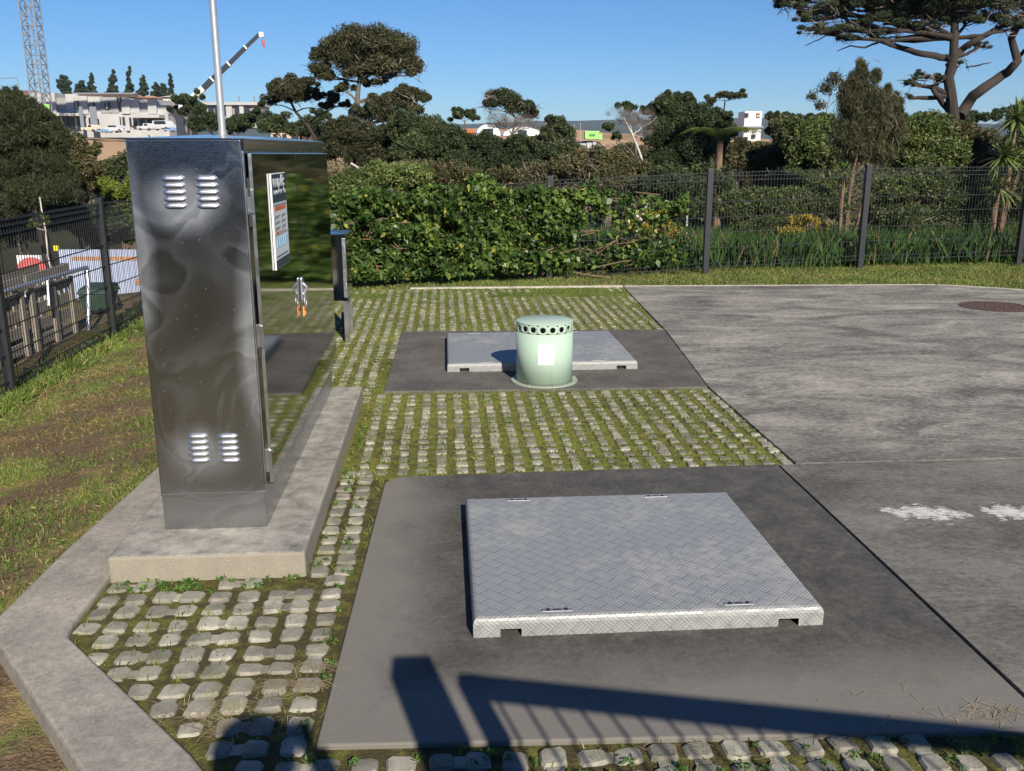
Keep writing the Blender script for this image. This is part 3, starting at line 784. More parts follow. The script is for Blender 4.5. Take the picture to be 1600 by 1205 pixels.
# rubber strip and black line under the doors
inv(MB().box((BX1+.001, BY0+.004, dz0-.006), (DX-.004, BY1-.006, dz0-.0005)).build('drip_edge', M_gasket))
# louvres
def louvre(cx, cz, L, hgt, dep, y):
    m = MB(); n = 8; hw = L/2; e = hgt*.95
    prof = [(0, hgt/2), (dep*.55, hgt*.34), (dep*.95, hgt*.02), (dep, -hgt*.30), (dep*.98, -hgt*.44), (dep*.80, -hgt*.46), (0.0, -hgt*.30)]
    secs = [(-hw, .02), (-hw+e*.35, .55), (-hw+e*.8, .92), (-hw+e*1.25, 1.0), (hw-e*1.25, 1.0), (hw-e*.8, .92), (hw-e*.35, .55), (hw, .02)]
    vs = []; fs = []; k = len(prof)
    for x, s_ in secs:
        for d, z in prof: vs.append((cx+x, y-d*s_, cz-hgt*.1+(z+hgt*.1)*(s_ if abs(s_) < 1 else 1)))
    for i in range(len(secs)-1):
        for j in range(k-1): a = i*k+j; fs.append((a, a+1, a+k+1, a+k))
    m.add(vs, fs); return m
for (u0, u1, v0, du, dv) in ((251.5, 289.5, 277.5, 1.05, 10.7), (303.5, 341, 277.5, 1.0, 10.7), (292, 325, 680.5, .8, 9.35), (339, 372.5, 680.5, .9, 9.35)):
    for k in range(5):
        a = onY(u0+du*k, v0+dv*k, BY0); b = onY(u1+du*k, v0+dv*k, BY0)
        hg = .0205
        mm_ = louvre((a.x+b.x)/2, (a.z+b.z)/2, b.x-a.x, hg, .013, BY0+.0005)
        o = inv(mm_.build('louvre', M_louv, smooth=True))
# sign board on the near door
SXp = DX+.009
c00 = onX(427, 431, SXp); c10 = onX(453, 405, SXp); c01 = onX(423, 273, SXp); c11 = onX(445, 268, SXp)
sy0, sy1 = c01.y, (c11.y+c10.y)/2; sz1 = (c01.z+c11.z)/2; sz0 = (c00.z+c10.z)/2
M_sw = plain('white sign board', (.78, .78, .77), .35, var=.03)
M_sd = plain('dark blue print', (.035, .045, .07), .4)
M_so = plain('orange print', (.72, .16, .05), .4); M_sb = plain('pale blue print', (.35, .62, .80), .4); M_sg = plain('grey print', (.12, .13, .15), .5)
sg = inv(MB().box((DX+.001, sy0, sz0), (SXp, sy1, sz1)).build('sign', M_sw, bevel=.002))
SH = sz1-sz0; SW = sy1-sy0
def panel(a, b, z0_, z1_, mat, nm, lift=.0012):
    return ch(MB().box((SXp+.0002, sy0+SW*a, sz0+SH*z0_), (SXp+lift, sy0+SW*b, sz0+SH*z1_)).build(nm, mat), sg)
panel(.03, .98, .70, .992, M_sd, 'header_panel'); panel(.02, .98, .008, .10, M_sd, 'footer_panel')
panel(.10, .90, .615, .655, M_so, 'warning_band'); panel(.06, .94, .665, .675, M_sg, 'rule_line'); panel(.06, .94, .36, .366, M_sg, 'rule_line')
for i in range(2):
    for j in range(3):
        panel(.10+.45*i, .14+.45*i, .52-.06*j, .56-.06*j, M_sg, 'pictogram'); panel(.16+.45*i, .44+.42*i, .552-.06*j, .558-.06*j, M_sg, 'text_line'); panel(.16+.45*i, .38+.42*i, .536-.06*j, .541-.06*j, M_sg, 'text_line')
panel(.12, .3, .375, .395, M_so, 'pictogram'); panel(.34, .8, .382, .388, M_so, 'text_line')
for i in range(5): panel(.16+.15*i, .26+.15*i, .225, .325, M_sb, 'pictogram')
panel(.08, .9, .125, .14, M_sg, 'text_line')
def text(body, size, pos, mat, parent=None, rot=(PI/2, 0, PI/2), name='lettering', sx_=1.0, bold=.0):
    cu = bpy.data.curves.new(name, 'FONT'); cu.body = body; cu.size = size; cu.extrude = .0004; cu.offset = bold
    tmp = bpy.data.objects.new('tmp', cu); col.objects.link(tmp); bpy.context.view_layer.update()
    me = bpy.data.meshes.new_from_object(tmp.evaluated_get(bpy.context.evaluated_depsgraph_get()))
    bpy.data.objects.remove(tmp); me.materials.clear(); me.materials.append(mat)
    o = bpy.data.objects.new(name, me); col.objects.link(o); o.location = pos; o.rotation_euler = rot; o.scale = (sx_, 1, 1)
    if parent is not None: ch(o, parent)
    return o
text('mpli:', .17*SH*1.0, (SXp+.0016, sy0+SW*.08, sz0+SH*.865), M_sw, sg, sx_=SW*.85/(.17*SH*2.0), bold=.002)
text('ower b', .085*SH, (SXp+.0016, sy0+SW*.10, sz0+SH*.785), M_sw, sg, sx_=SW*.85/(.085*SH*2.95), bold=.001)
# handle with ring and orange tags, at the meeting of the doors
hp = onX(476, 432, DX+.02); hb_ = onX(476, 470, DX+.02)
hy = hp.y-.03
hd = inv(MB().box((DX+.0005, hy-.024, hb_.z), (DX+.014, hy+.024, hp.z)).build('handle', M_louv, bevel=.006))
mm_ = MB(); mm_.tube([(DX+.014, hy, hb_.z+.03), (DX+.030, hy, hb_.z+.05), (DX+.032, hy, hp.z-.05), (DX+.014, hy, hp.z-.03)], .008, 8); ch(mm_.build('lever', M_louv, smooth=True), hd)
rg = MB(); rr = .032; cz = hb_.z-.005
rg.tube([(DX+.022, hy+rr*math.sin(2*PI*k/16), cz+rr*math.cos(2*PI*k/16)) for k in range(17)], .0035, 6)
ch(rg.build('padlock_ring', M_lock, smooth=True), hd)
M_tag = plain('orange tag', (.75, .30, .08), .5)
for dy_ in (-.026, .024):
    ch(MB().box((DX+.010, hy+dy_-.006, cz-.075), (DX+.018, hy+dy_+.006, cz-.022)).build('tag', M_tag, bevel=.003), hd)
# mast pole standing on the cabinet roof
b = onY(348, 213, 4.45); tp = MB(); rp = .0165
M_pole = plain('galvanised tube', (.66, .65, .62), .35, .75, .08, 12)
mast = empty('mast', 'slender galvanised pole rising from the roof of the steel cabinet', 'pole', loc=(b.x, 4.45, z2))
MB().tube([(0, 0, .0), (0, 0, 2.6)], rp, 16).build('pole', M_pole, mast, smooth=True)
MB().lathe([(.045, -.006), (.045, .004), (.022, .008), (.022, .03), (rp, .03)], (0, 0, 0), 20).build('base_plate', M_lock, mast)

# ------------------------------------------------------------------ small meter box behind
mbx = empty('meter_box', 'small narrow stainless box on legs just behind the tall cabinet', 'meter box', loc=(-1.09, 8.4, 0))
MB().box((-.215, -.20, .37), (.215, .21, .955)).build('body', M_door, mbx, bevel=.004)
m = MB(); m.box((-.225, -.215, .957), (.228, .225, .968)); m.add([(-.225, -.215, .968), (.228, -.215, .968), (.228, .225, .968), (-.225, .225, .968), (0, 0, .99)], [(0, 1, 4), (1, 2, 4), (2, 3, 4), (3, 0, 4)])
m.build('lid', M_lid, mbx)
MB().box((.18, -.213, .40), (.213, -.2015, .93)).build('door_flange', M_edgeS, mbx, bevel=.003)
for z in (.5, .82): MB().tube([(.205, -.22, z-.03), (.205, -.22, z+.03)], .008, 8).build('hinge', M_lock, mbx)
for a, b_ in ((-.19, -.17), (.19, -.17), (-.19, .18), (.19, .18)): MB().box((a-.02, b_-.02, .0), (a+.02, b_+.02, .369)).build('leg', M_edgeS, mbx)
MB().box((.12, .02, .02), (.17, .12, .22)).build('conduit_box', M_gasket, mbx)

# ------------------------------------------------------------------ fences
M_fence = plain('black powder coat', (.022, .023, .026), .45, .0, .15, 20)
def mesh_fence(name, label, posts, hgt, zf, spacing=.05, wire=.0042, pw=.07, cat='fence', ends=None):
    """posts: list of (x, y); welded mesh panels between them with paired top wires"""
    f = empty(name, label, cat, loc=(posts[0][0], posts[0][1], zf(*posts[0])))
    I = Matrix.Translation((-posts[0][0], -posts[0][1], -zf(*posts[0])))
    def par(o): o.parent = f; o.matrix_parent_inverse = I; return o
    for (x, y) in posts:
        z = zf(x, y); par(MB().box((x-pw/2, y-pw/2, z-.3), (x+pw/2, y+pw/2, z+hgt)).build('post', M_fence, bevel=.004))
        par(MB().box((x-pw/2-.004, y-pw/2-.004, z+hgt+.0005), (x+pw/2+.004, y+pw/2+.004, z+hgt+.012)).build('post_cap', M_fence, bevel=.003))
    for (p, q) in zip(posts, posts[1:]):
        p3 = Vector((p[0], p[1], zf(*p))); q3 = Vector((q[0], q[1], zf(*q))); d = q3-p3; L = d.length; m = MB()
        nn = Vector((-d.y, d.x, 0)).normalized()*.006
        for zz in (.06, .12, .34, .56, .78, 1.0, hgt-.16, hgt-.10, hgt-.05):
            if zz > hgt: continue
            m.beam(p3+Vector((0, 0, zz))+nn, q3+Vector((0, 0, zz))+nn, wire*1.6, wire*1.8)
        k = int(L/spacing)
        for i in range(1, k):
            a = p3+d*(i/k); m.beam(a+Vector((0, 0, .03)), a+Vector((0, 0, hgt-.03)), wire)
        par(m.build('mesh_panel', M_fence))
    return f
bp = []
for (u, v) in ((1835, 405), (1590, 410), (1343, 415), (1102, 422), (858, 430), (615, 440), (385, 450)):
    g = G(u, v); bp.append((g.x, g.y))
bp.append((-3.64, 11.55))
def zfb(x, y): return Hs(x, y)+.02
def zbk(x, y): return float(np.interp(x, [-3.6, -.69, 1.45, 3.81, 6.3, 9], [-.38, -.27, -.11, -.02, .03, .06]))
hts = 1.45
mesh_fence('back_fence', 'black welded mesh fence running along the back of the yard', bp, 1.46, zbk, pw=.085)
lp = [(-3.64, 11.50), (-3.64, 10.09), (-3.66, 7.69), (-3.68, 5.29), (-3.70, 2.89), (-3.72, .49)]
mesh_fence('side_fence', 'black mesh fence down the left side beside the timber pallets', lp, 1.48, zfb, wire=.0055)

# gate and post at the photographer's side (they cast the foreground shadow)
sh = Vector((-.256, .967, 0))*1.6
def caster(u, v, h): return G(u, v)-sh*h
p = caster(640, 1040, 1.50)
yard_gate = empty('yard_gate', 'black yard gate and square post beside the photographer casting the foreground shadow', 'gate', loc=(p.x, p.y, 0))
I = Matrix.Translation((-p.x, -p.y, 0))
def pg(o): o.parent = yard_gate; o.matrix_parent_inverse = I; return o
o = MB().box((p.x-.065, p.y-.065, -.1), (p.x+.065, p.y+.065, 1.50)).build('post', M_fence, bevel=.006); pg(o)
a = caster(724, 1072, 1.40); b = caster(1690, 1172, 1.40)
pg(MB().beam((a.x, a.y, 1.40), (b.x, b.y, 1.40), .05, .068).build('top_rail', M_fence))
pg(MB().beam((a.x, a.y, .12), (b.x, b.y, .12), .05, .06).build('bottom_rail', M_fence))
st = MB(); d = (b-a).normalized(); c_ = a+d*.02
st.beam((c_.x, c_.y, .10), (c_.x, c_.y, 1.43), .06, .06); pg(st.build('stile', M_fence))
m = MB(); L = (b-a).length; k = int(L/.085)
for i in range(1, k+1):
    c_ = a+(b-a)*(i/k); m.tube([(c_.x, c_.y, .13), (c_.x, c_.y, 1.37)], .006, 6)
pg(m.build('bars', M_fence))
pg(MB().box((p.x+.065, p.y-.02, 1.12), (p.x+.13, p.y+.02, 1.20)).build('latch', M_fence, bevel=.004))

# ------------------------------------------------------------------ the photographer (casts the shadow at the bottom left)
pt = G(392, 1130)-sh*1.80; fx, fy = pt.x, pt.y
def skin(name, verts, edges, radii, mat, parent=None, sub=2):
    me = bpy.data.meshes.new(name); me.from_pydata(verts, edges, []); me.materials.append(mat)
    o = bpy.data.objects.new(name, me); col.objects.link(o)
    o.modifiers.new('skin', 'SKIN'); 
    for i, r_ in enumerate(radii): me.skin_vertices[0].data[i].radius = (r_ if isinstance(r_, tuple) else (r_, r_))
    me.skin_vertices[0].data[0].use_root = True
    s_ = o.modifiers.new('sub', 'SUBSURF'); s_.levels = sub; s_.render_levels = sub
    if parent: o.parent = parent
    for pgn in me.polygons: pgn.use_smooth = True
    return o
M_skin = plain('skin', (.50, .31, .23), .5); M_jkt = plain('navy jacket', (.03, .04, .07), .8); M_trs = plain('work trousers', (.07, .07, .075), .85); M_hair = plain('brown hair', (.05, .03, .02), .7); M_boot = plain('boot leather', (.05, .035, .025), .6)
V = [(0, 0, .98), (0, 0, 1.15), (0, -.01, 1.35), (0, 0, 1.48), (0, .015, 1.56), (0, .03, 1.63), (0, .035, 1.72), (0, .02, 1.76),
     (-.10, 0, .93), (-.11, .02, .50), (-.11, -.02, .09), (-.115, .10, .03),
     (.10, 0, .93), (.11, .02, .50), (.11, -.02, .09), (.115, .10, .03),
     (-.19, 0, 1.43), (-.27, .09, 1.18), (-.12, .27, 1.45), (-.09, .31, 1.52),
     (.19, 0, 1.43), (.27, .09, 1.18), (.12, .27, 1.45), (.09, .31, 1.52)]
E_ = [(0,1),(1,2),(2,3),(3,4),(4,5),(5,6),(6,7),(0,8),(8,9),(9,10),(10,11),(0,12),(12,13),(13,14),(14,15),(3,16),(16,17),(17,18),(18,19),(3,20),(20,21),(21,22),(22,23)]
Rd = [(.15,.11),(.13,.10),(.16,.11),(.11,.08),.055,(.075,.09),(.08,.095),(.06,.07),.09,.062,.045,.045,.09,.062,.045,.045,.065,.045,.032,.038,.065,.045,.032,.038]
per = skin('person', V, E_, Rd, M_skin); per.location = (fx, fy, 0)
tag(per, 'photographer in a dark jacket standing behind the camera with arms raised', 'person')
ji = [1,2,3,16,17,18,20,21,22]; mp = {k: i for i, k in enumerate(ji)}
skin('jacket', [V[i] for i in ji], [(mp[a], mp[b]) for a, b in E_ if a in mp and b in mp], [(.165,.13),(.18,.13),(.13,.10),.08,.06,.045,.08,.06,.045], M_jkt, per)
ti = [0,8,9,10,12,13,14]; mp = {k: i for i, k in enumerate(ti)}
skin('trousers', [V[i] for i in ti], [(mp[a], mp[b]) for a, b in E_ if a in mp and b in mp], [(.17,.13),.11,.078,.062,.11,.078,.062], M_trs, per)
for s_ in (-1, 1): skin('boot', [(s_*.11, -.05, .06), (s_*.112, .05, .05), (s_*.115, .15, .035)], [(0,1),(1,2)], [.06,.05,.04], M_boot, per, 1)
hm = MB(); 
hv = []; 
for i in range(9):
    for j in range(16):
        a = i/8*PI*.58; b_ = 2*PI*j/16; hv.append((.118*math.sin(a)*math.cos(b_)*1.02, .005+.128*math.sin(a)*math.sin(b_)-.012, 1.70+.115*math.cos(a)))
hm.add(hv, [(i*16+j, i*16+(j+1) % 16, (i+1)*16+(j+1) % 16, (i+1)*16+j) for i in range(8) for j in range(16)])
hm.build('hair', M_hair, per, smooth=True)
nz = MB(); nz.tube([(0, .115, 1.70), (0, .137, 1.665), (0, .12, 1.655)], [.007, .014, .008], 8); nz.build('nose', M_skin, per, smooth=True)
for s_ in (-1, 1):
    MB().lathe([(0, .012), (.010, .007), (.012, 0), (.010, -.007), (0, -.012)], (s_*.032, .112, 1.70), 10).build('eye', plain('eye white', (.7, .7, .7), .3), per, smooth=True)
    MB().lathe([(0, .03), (.012, .02), (.014, 0), (.010, -.022), (0, -.028)], (s_*.088, .03, 1.68), 10).build('ear', M_skin, per, smooth=True)
    for k in range(4):
        z = 1.50+k*.021; x = s_*.09
        skin('finger', [(x, .31, z), (x-s_*.015, .345, z+.004), (x-s_*.045, .350, z+.004), (x-s_*.06, .335, z)], [(0,1),(1,2),(2,3)], [.0095,.009,.0085,.0075], M_skin, per, 1)
    skin('thumb', [(s_*.085, .29, 1.50), (s_*.06, .285, 1.53), (s_*.045, .30, 1.55)], [(0,1),(1,2)], [.012,.010,.009], M_skin, per, 1)
ph = MB().box((fx-.075, fy+.315, 1.51), (fx+.075, fy+.324, 1.59)).build('phone', plain('phone glass', (.02, .02, .02), .1), bevel=.004)
tag(ph, 'thin black phone held up sideways in both hands of the photographer', 'phone')
# ------------------------------------------------------------------ vegetation
LM = {
 'kanuka': leafmat('kanuka foliage', (.020, .025, .011), (.055, .060, .024), (.135, .130, .058), .35, .2, .6, ((.12, .085, .05), .08)),
 'kanuka_dark': leafmat('dark kanuka foliage', (.014, .020, .010), (.036, .046, .018), (.11, .115, .045), .35, .2, .6),
 'dark':   leafmat('dark bush foliage', (.015, .025, .011), (.042, .060, .022), (.115, .14, .052), .4, .2, .55),
 'green':  leafmat('green bush foliage', (.028, .044, .013), (.090, .125, .034), (.27, .32, .09), .6, .28, .5, ((.25, .21, .11), .05)),
 'olive':  leafmat('olive bush foliage', (.028, .030, .013), (.082, .085, .032), (.22, .205, .09), .5, .25, .6, ((.22, .13, .08), .08)),
 'yellow': leafmat('yellow green foliage', (.05, .07, .01), (.15, .20, .03), (.36, .40, .08), .8, .35, .5),
 'vine':   leafmat('vine leaves', (.014, .036, .008), (.055, .105, .022), (.24, .33, .07), 1.5, .3, .42, ((.32, .30, .06), .04)),
 'pine':   leafmat('pine needles', (.018, .028, .015), (.046, .066, .032), (.12, .14, .07), .5, .15, .6),
 'ridge':  leafmat('far conifer foliage', (.016, .026, .018), (.03, .048, .03), (.06, .08, .045), .08, .1, .7),
 'gold':   leafmat('golden flower heads', (.25, .18, .03), (.5, .36, .04), (.65, .50, .08), 2, .3, .6, ((.08, .12, .03), .25)),
 'twig':   leafmat('grey twigs', (.07, .055, .045), (.15, .12, .10), (.30, .26, .22), 1, .0, .8),
 'sword':  leafmat('sword leaves', (.03, .06, .015), (.10, .16, .04), (.33, .38, .12), 1, .25, .35, ((.36, .28, .13), .08)),
}
def bark(name, c, sc=8): 
    t = NT(name); n = t.noise(sc, 6, .7, t.mapping((3, 3, .6))); t.set(t.mix(n, tuple(x*.45 for x in c), tuple(min(1, x*1.5) for x in c)), .9, 0, .2); t.bump(n, .8, .03); return t.m
BK = {'dark': bark('dark bark', (.05, .040, .034)), 'grey': bark('grey bark', (.15, .125, .105)), 'brown': bark('brown bark', (.20, .13, .085)), 'pale': bark('pale bark', (.55, .50, .44))}

def wig(a, b, amp, n=5, r0=.1, r1=.03, rs=random):
    a = Vector(a); b = Vector(b); L = (b-a).length; pts = []; rad = []
    ox = Vector((rs.uniform(-1, 1), rs.uniform(-1, 1), rs.uniform(-.4, 1)))*amp*L
    for i in range(n+1):
        t_ = i/n; p_ = a.lerp(b, t_)+ox*math.sin(PI*t_)+Vector((rs.gauss(0, 1), rs.gauss(0, 1), rs.gauss(0, 1)))*amp*L*.12*math.sin(PI*t_)
        pts.append(p_); rad.append(r0+(r1-r0)*t_)
    return pts, rad

def plant(name, label, cat, D, lobes, leaf, bk, base=None, group=None, leafpx=6.5, aspect=.34, dens=1.0, trunk=None, tr=(8, 3), depth=.8, sub=.36, shell=.72, flat=1.0, up=.35, stems=1, branch=True, twigs=0.0, low=-.45, tname='trunk', cname='crown', bw=1.6, ground=None, ksub=75):
    """lobes: (u, v, ru, rv[, dD]) measured on the photograph at forward distance D, turned into metres there"""
    s = px(D); Ls = []
    for lb in lobes:
        lb = (lb[0], lb[1], lb[2]*.90, lb[3]*.92)+tuple(lb[4:]); c = P(lb[0], lb[1], D+(lb[4] if len(lb) > 4 else random.uniform(-.5, .5)*lb[2]*s*.5)); Ls.append((c, (lb[2]*s, lb[2]*s*depth, lb[3]*s)))
    bu = base if base is not None else sum(l[0]*l[2] for l in lobes)/sum(l[2] for l in lobes)
    g = P(bu, 240, D); gz = (Hs(g.x, g.y)-.05) if ground is None else ground
    leafpx = min(leafpx, 3.9) if D > 22 else leafpx*.82; root = empty(name, label, cat, group, (g.x, g.y, gz)); I = Matrix.Translation((-g.x, -g.y, -gz))
    allp = []; subs = []
    for (c, r), lb in zip(Ls, lobes):
        n = int(max(40, 2.3*dens*PI*lb[2]*lb[3]*(6.5/leafpx)**1.35))
        p_, S = lobe_points(c, r, n, k=max(6, int(PI*lb[2]*lb[3]/ksub)), sub=sub, shell=shell, flat=flat, low=low); allp.append(p_); subs.append((c, r, S))
    C = np.concatenate(allp)
    q = leaf_quads(C, leafpx*s, aspect, up)
    o = quads_object(cname, q, LM[leaf], root); o.matrix_parent_inverse = I
    m = MB(); r0, r1 = tr[0]*s/2, tr[1]*s/2
    nodes = []
    if trunk:
        tp = [P(u, v, D) for u, v in trunk]
        pts = [Vector((g.x, g.y, gz))]+tp if tp[0].z > gz+.3 else tp
        rad = [r0+(r1-r0)*i/(len(pts)-1) for i in range(len(pts))]
        m.tube(pts, rad, 8); nodes = list(zip(pts, rad))
    else:
        ctr = sum((c for c, r, S in subs), Vector())/len(subs)
        for k in range(stems):
            off = Vector((random.uniform(-1, 1), random.uniform(-1, 1), 0))*(.0 if stems == 1 else Ls[0][1][0]*.35)
            top = Vector((ctr.x, ctr.y, ctr.z))+off*1.3
            pts, rad = wig(Vector((g.x, g.y, gz))+off*.6, top, .06, 5, r0, r1); m.tube(pts, rad, 6); nodes += list(zip(pts, rad))
    if branch:
        for c, r, S in subs:
            cv = Vector(c)-Vector((0, 0, r[2]*.35))
            cand = [nd for nd in nodes if nd[0].z < cv.z+.1] or nodes
            nb = min(cand, key=lambda nd: (nd[0]-cv).length+.5*abs(cv.z-nd[0].z))
            br = max(nb[1]*.55, bw*s/2*.6); pts, rad = wig(nb[0], cv, .10, 6, br, br*.5); m.tube(pts, rad, 6)
            for i in rng.permutation(len(S))[:max(2, int(len(S)*.45))]:
                pts2, rad2 = wig(pts[4 if random.random() < .5 else 5], S[i], .08, 3, br*.42, s*.35); m.tube(pts2, rad2, 5)
    t_ = m.build(tname, BK[bk], root, smooth=True); t_.matrix_parent_inverse = I
    if twigs:
        T = []
        for c, r, S in subs:
            n = int(twigs*PI*(r[0]/s)*(r[2]/s)*.12)
            d = rng.normal(size=(n, 3)); d /= np.linalg.norm(d, axis=1)[:, None]; T.append(np.array(c)+d*np.array(r)*(.55+.5*rng.random(n))[:, None])
        T = np.concatenate(T); q = leaf_quads(T, 17*s, .055, .5)
        w = quads_object('twigs', q, LM['twig'], root); w.matrix_parent_inverse = I
    return root

G1 = 'native bushes growing behind the fence'
# --- the tall spreading tree and its neighbours
plant('kanuka_tree', 'tall spreading dark tree with a domed crown, the highest left of centre', 'tree', 32,
      [(572, 66, 62, 22), (610, 80, 44, 26), (540, 84, 42, 24), (506, 84, 24, 16), (500, 112, 26, 15), (516, 120, 18, 9), (560, 112, 30, 15), (596, 106, 38, 20), (634, 96, 24, 18), (650, 108, 17, 18), (584, 128, 22, 8), (640, 150, 30, 16), (618, 158, 30, 15), (594, 162, 26, 16), (575, 98, 52, 20), (540, 140, 16, 10), (655, 152, 18, 12), (574, 176, 30, 16), (612, 180, 36, 16), (646, 172, 22, 12)],
      'kanuka', 'grey', 560, trunk=[(560, 205), (558, 160), (561, 128), (566, 95)], tr=(11, 4), dens=1.1, leafpx=4.4, twigs=.35)
plant('kanuka_tree', 'flat crowned dark tree with bare sloping limbs just left of the tallest one', 'tree', 34,
      [(452, 134, 30, 15), (430, 150, 26, 15), (470, 150, 28, 14), (418, 160, 16, 8), (492, 150, 18, 10), (520, 154, 20, 11), (536, 162, 14, 8), (455, 142, 40, 12), (505, 168, 18, 8), (486, 132, 16, 10)],
      'kanuka', 'dark', 490, trunk=[(492, 215), (480, 195), (462, 175), (452, 155)], tr=(7, 3), dens=1.1, leafpx=4.4, twigs=.25)
plant('bush', 'broad brown olive bush directly below the tallest tree', 'bush', 26, [(545, 205, 44, 22), (575, 222, 48, 22), (540, 235, 36, 22), (600, 215, 40, 18), (590, 245, 46, 20)], 'kanuka', 'dark', 560, G1, dens=1.1, stems=3)
plant('bush', 'dark rounded bush to the right of the tallest tree', 'bush', 25, [(640, 200, 34, 22), (668, 205, 40, 24), (690, 222, 45, 28), (650, 235, 42, 26), (705, 250, 44, 22), (630, 190, 28, 16)], 'dark', 'dark', 670, G1, dens=1.1, stems=3)
plant('tree', 'small flat topped tree beside the orange skip', 'tree', 40, [(724, 176, 22, 10), (712, 184, 14, 6), (738, 184, 14, 7)], 'dark', 'grey', 726, None, trunk=[(728, 215), (726, 190)], tr=(4, 2), dens=1.1)
plant('tree', 'dark topped tree with a skirt of bare grey twigs in the middle of the view', 'tree', 30, [(778, 152, 24, 14), (795, 160, 28, 14), (815, 172, 26, 16), (830, 182, 15, 12), (765, 165, 14, 12)], 'dark', 'grey', 795, None, trunk=[(757, 262), (775, 240), (800, 212), (806, 185)], tr=(6, 3), twigs=1.0, dens=1.1, low=0)
plant('bare_tree', 'leafless grey twiggy tree leaning below the dark topped one', 'tree', 28, [(790, 190, 36, 18), (815, 198, 34, 14), (770, 196, 20, 10)], 'twig', 'grey', 780, None, trunk=[(756, 268), (776, 238), (800, 210), (815, 196)], tr=(5, 2), dens=.30, leafpx=15, aspect=.06)
plant('bush', 'rounded dark tree crown just left of the lime green container', 'bush', 27, [(868, 196, 20, 15), (870, 212, 30, 16), (855, 235, 42, 22), (885, 240, 34, 26), (868, 262, 46, 18)], 'dark', 'grey', 868, G1, dens=1.1, stems=2, twigs=.3)
plant('bush', 'low dark bush in front of the leaning bare tree', 'bush', 25, [(745, 225, 34, 18), (728, 250, 45, 22), (775, 240, 36, 20), (812, 232, 34, 20), (800, 258, 50, 20), (760, 266, 44, 16)], 'dark', 'dark', 770, G1, dens=1.05, stems=3)
plant('bare_tree', 'leafless pale grey tree right of the lime green container', 'tree', 27, [(985, 185, 34, 18), (1005, 190, 26, 20), (965, 180, 22, 12), (1010, 210, 18, 14)], 'twig', 'pale', 1000, None, trunk=[(1012, 275), (998, 235), (988, 210), (975, 185)], tr=(5, 2), dens=.32, leafpx=15, aspect=.055)
plant('tree', 'thin topped dark tree behind the pale leafless one', 'tree', 33, [(975, 168, 16, 7), (992, 170, 18, 8), (1010, 176, 18, 10), (950, 200, 14, 8), (960, 215, 14, 8)], 'dark', 'grey', 990, None, trunk=[(994, 250), (992, 200), (990, 178)], tr=(4, 2))
plant('tree', 'big dense dark tree right of centre', 'tree', 29, [(1058, 154, 26, 14), (1040, 170, 30, 18), (1075, 168, 28, 18), (1060, 190, 48, 24), (1096, 190, 34, 24), (1040, 215, 38, 26), (1080, 228, 50, 28), (1110, 215, 26, 26), (1060, 250, 50, 22)], 'dark', 'dark', 1066, None, trunk=[(1072, 270), (1068, 220), (1062, 180)], tr=(7, 3), dens=1.25)
plant('flat_topped_tree', 'umbrella shaped dark tree left of the white tower block', 'tree', 36, [(1112, 156, 14, 7), (1130, 149, 16, 7), (1146, 151, 14, 7), (1158, 150, 9, 9), (1106, 164, 10, 6)], 'kanuka', 'dark', 1130, None, trunk=[(1128, 215), (1130, 180), (1133, 158)], tr=(4, 2), sub=.4)
plant('bush', 'dark bush between the big dense tree and the white tower block', 'bush', 30, [(1126, 185, 22, 16), (1136, 202, 18, 20), (1122, 212, 26, 22)], 'dark', 'dark', 1135, G1, dens=1.1, stems=2)
plant('bush', 'low grey green bush hiding the bank below the white tower block', 'bush', 34, [(1150, 232, 26, 14), (1172, 236, 26, 14), (1130, 240, 26, 16), (1160, 252, 44, 16)], 'olive', 'grey', 1150, G1, stems=3)
plant('bush', 'scrubby bush in the gap right of the pale leafless tree', 'bush', 36, [(985, 238, 30, 12), (1015, 240, 26, 14), (960, 250, 30, 12)], 'olive', 'grey', 990, G1, stems=3)
# --- mid bushes behind the vines
plant('bush', 'mid green shrub poking above the left end of the vines', 'bush', 17, [(560, 290, 44, 22), (600, 280, 46, 22), (640, 276, 44, 20), (585, 262, 16, 18), (575, 310, 70, 24)], 'green', 'brown', 600, G1, stems=4, dens=1.0)
plant('bush', 'mixed green and golden shrub above the middle of the vines', 'bush', 17.5, [(690, 270, 42, 18), (730, 280, 42, 16), (660, 288, 40, 20), (712, 292, 60, 20)], 'olive', 'brown', 700, G1, stems=4, dens=1.0)
plant('bush', 'grey brown twiggy shrub behind the vines left of the tall fence post', 'bush', 18, [(800, 280, 50, 16), (850, 272, 44, 18), (890, 262, 40, 18), (830, 295, 70, 18)], 'olive', 'grey', 840, G1, stems=4, dens=.8, twigs=.6)
plant('bush', 'low scrubby bush below the lime green container', 'bush', 20, [(920, 245, 36, 14), (950, 252, 36, 18), (930, 270, 50, 20), (985, 265, 40, 18), (960, 288, 60, 16)], 'olive', 'grey', 945, G1, stems=4, twigs=.4)
plant('bush', 'shaded dark bush behind the tall grass right of centre', 'bush', 17, [(1040, 285, 50, 24), (1090, 290, 40, 30), (1010, 300, 40, 24), (1070, 325, 60, 26), (1120, 290, 26, 30), (1000, 330, 44, 22)], 'dark', 'dark', 1060, G1, stems=4)
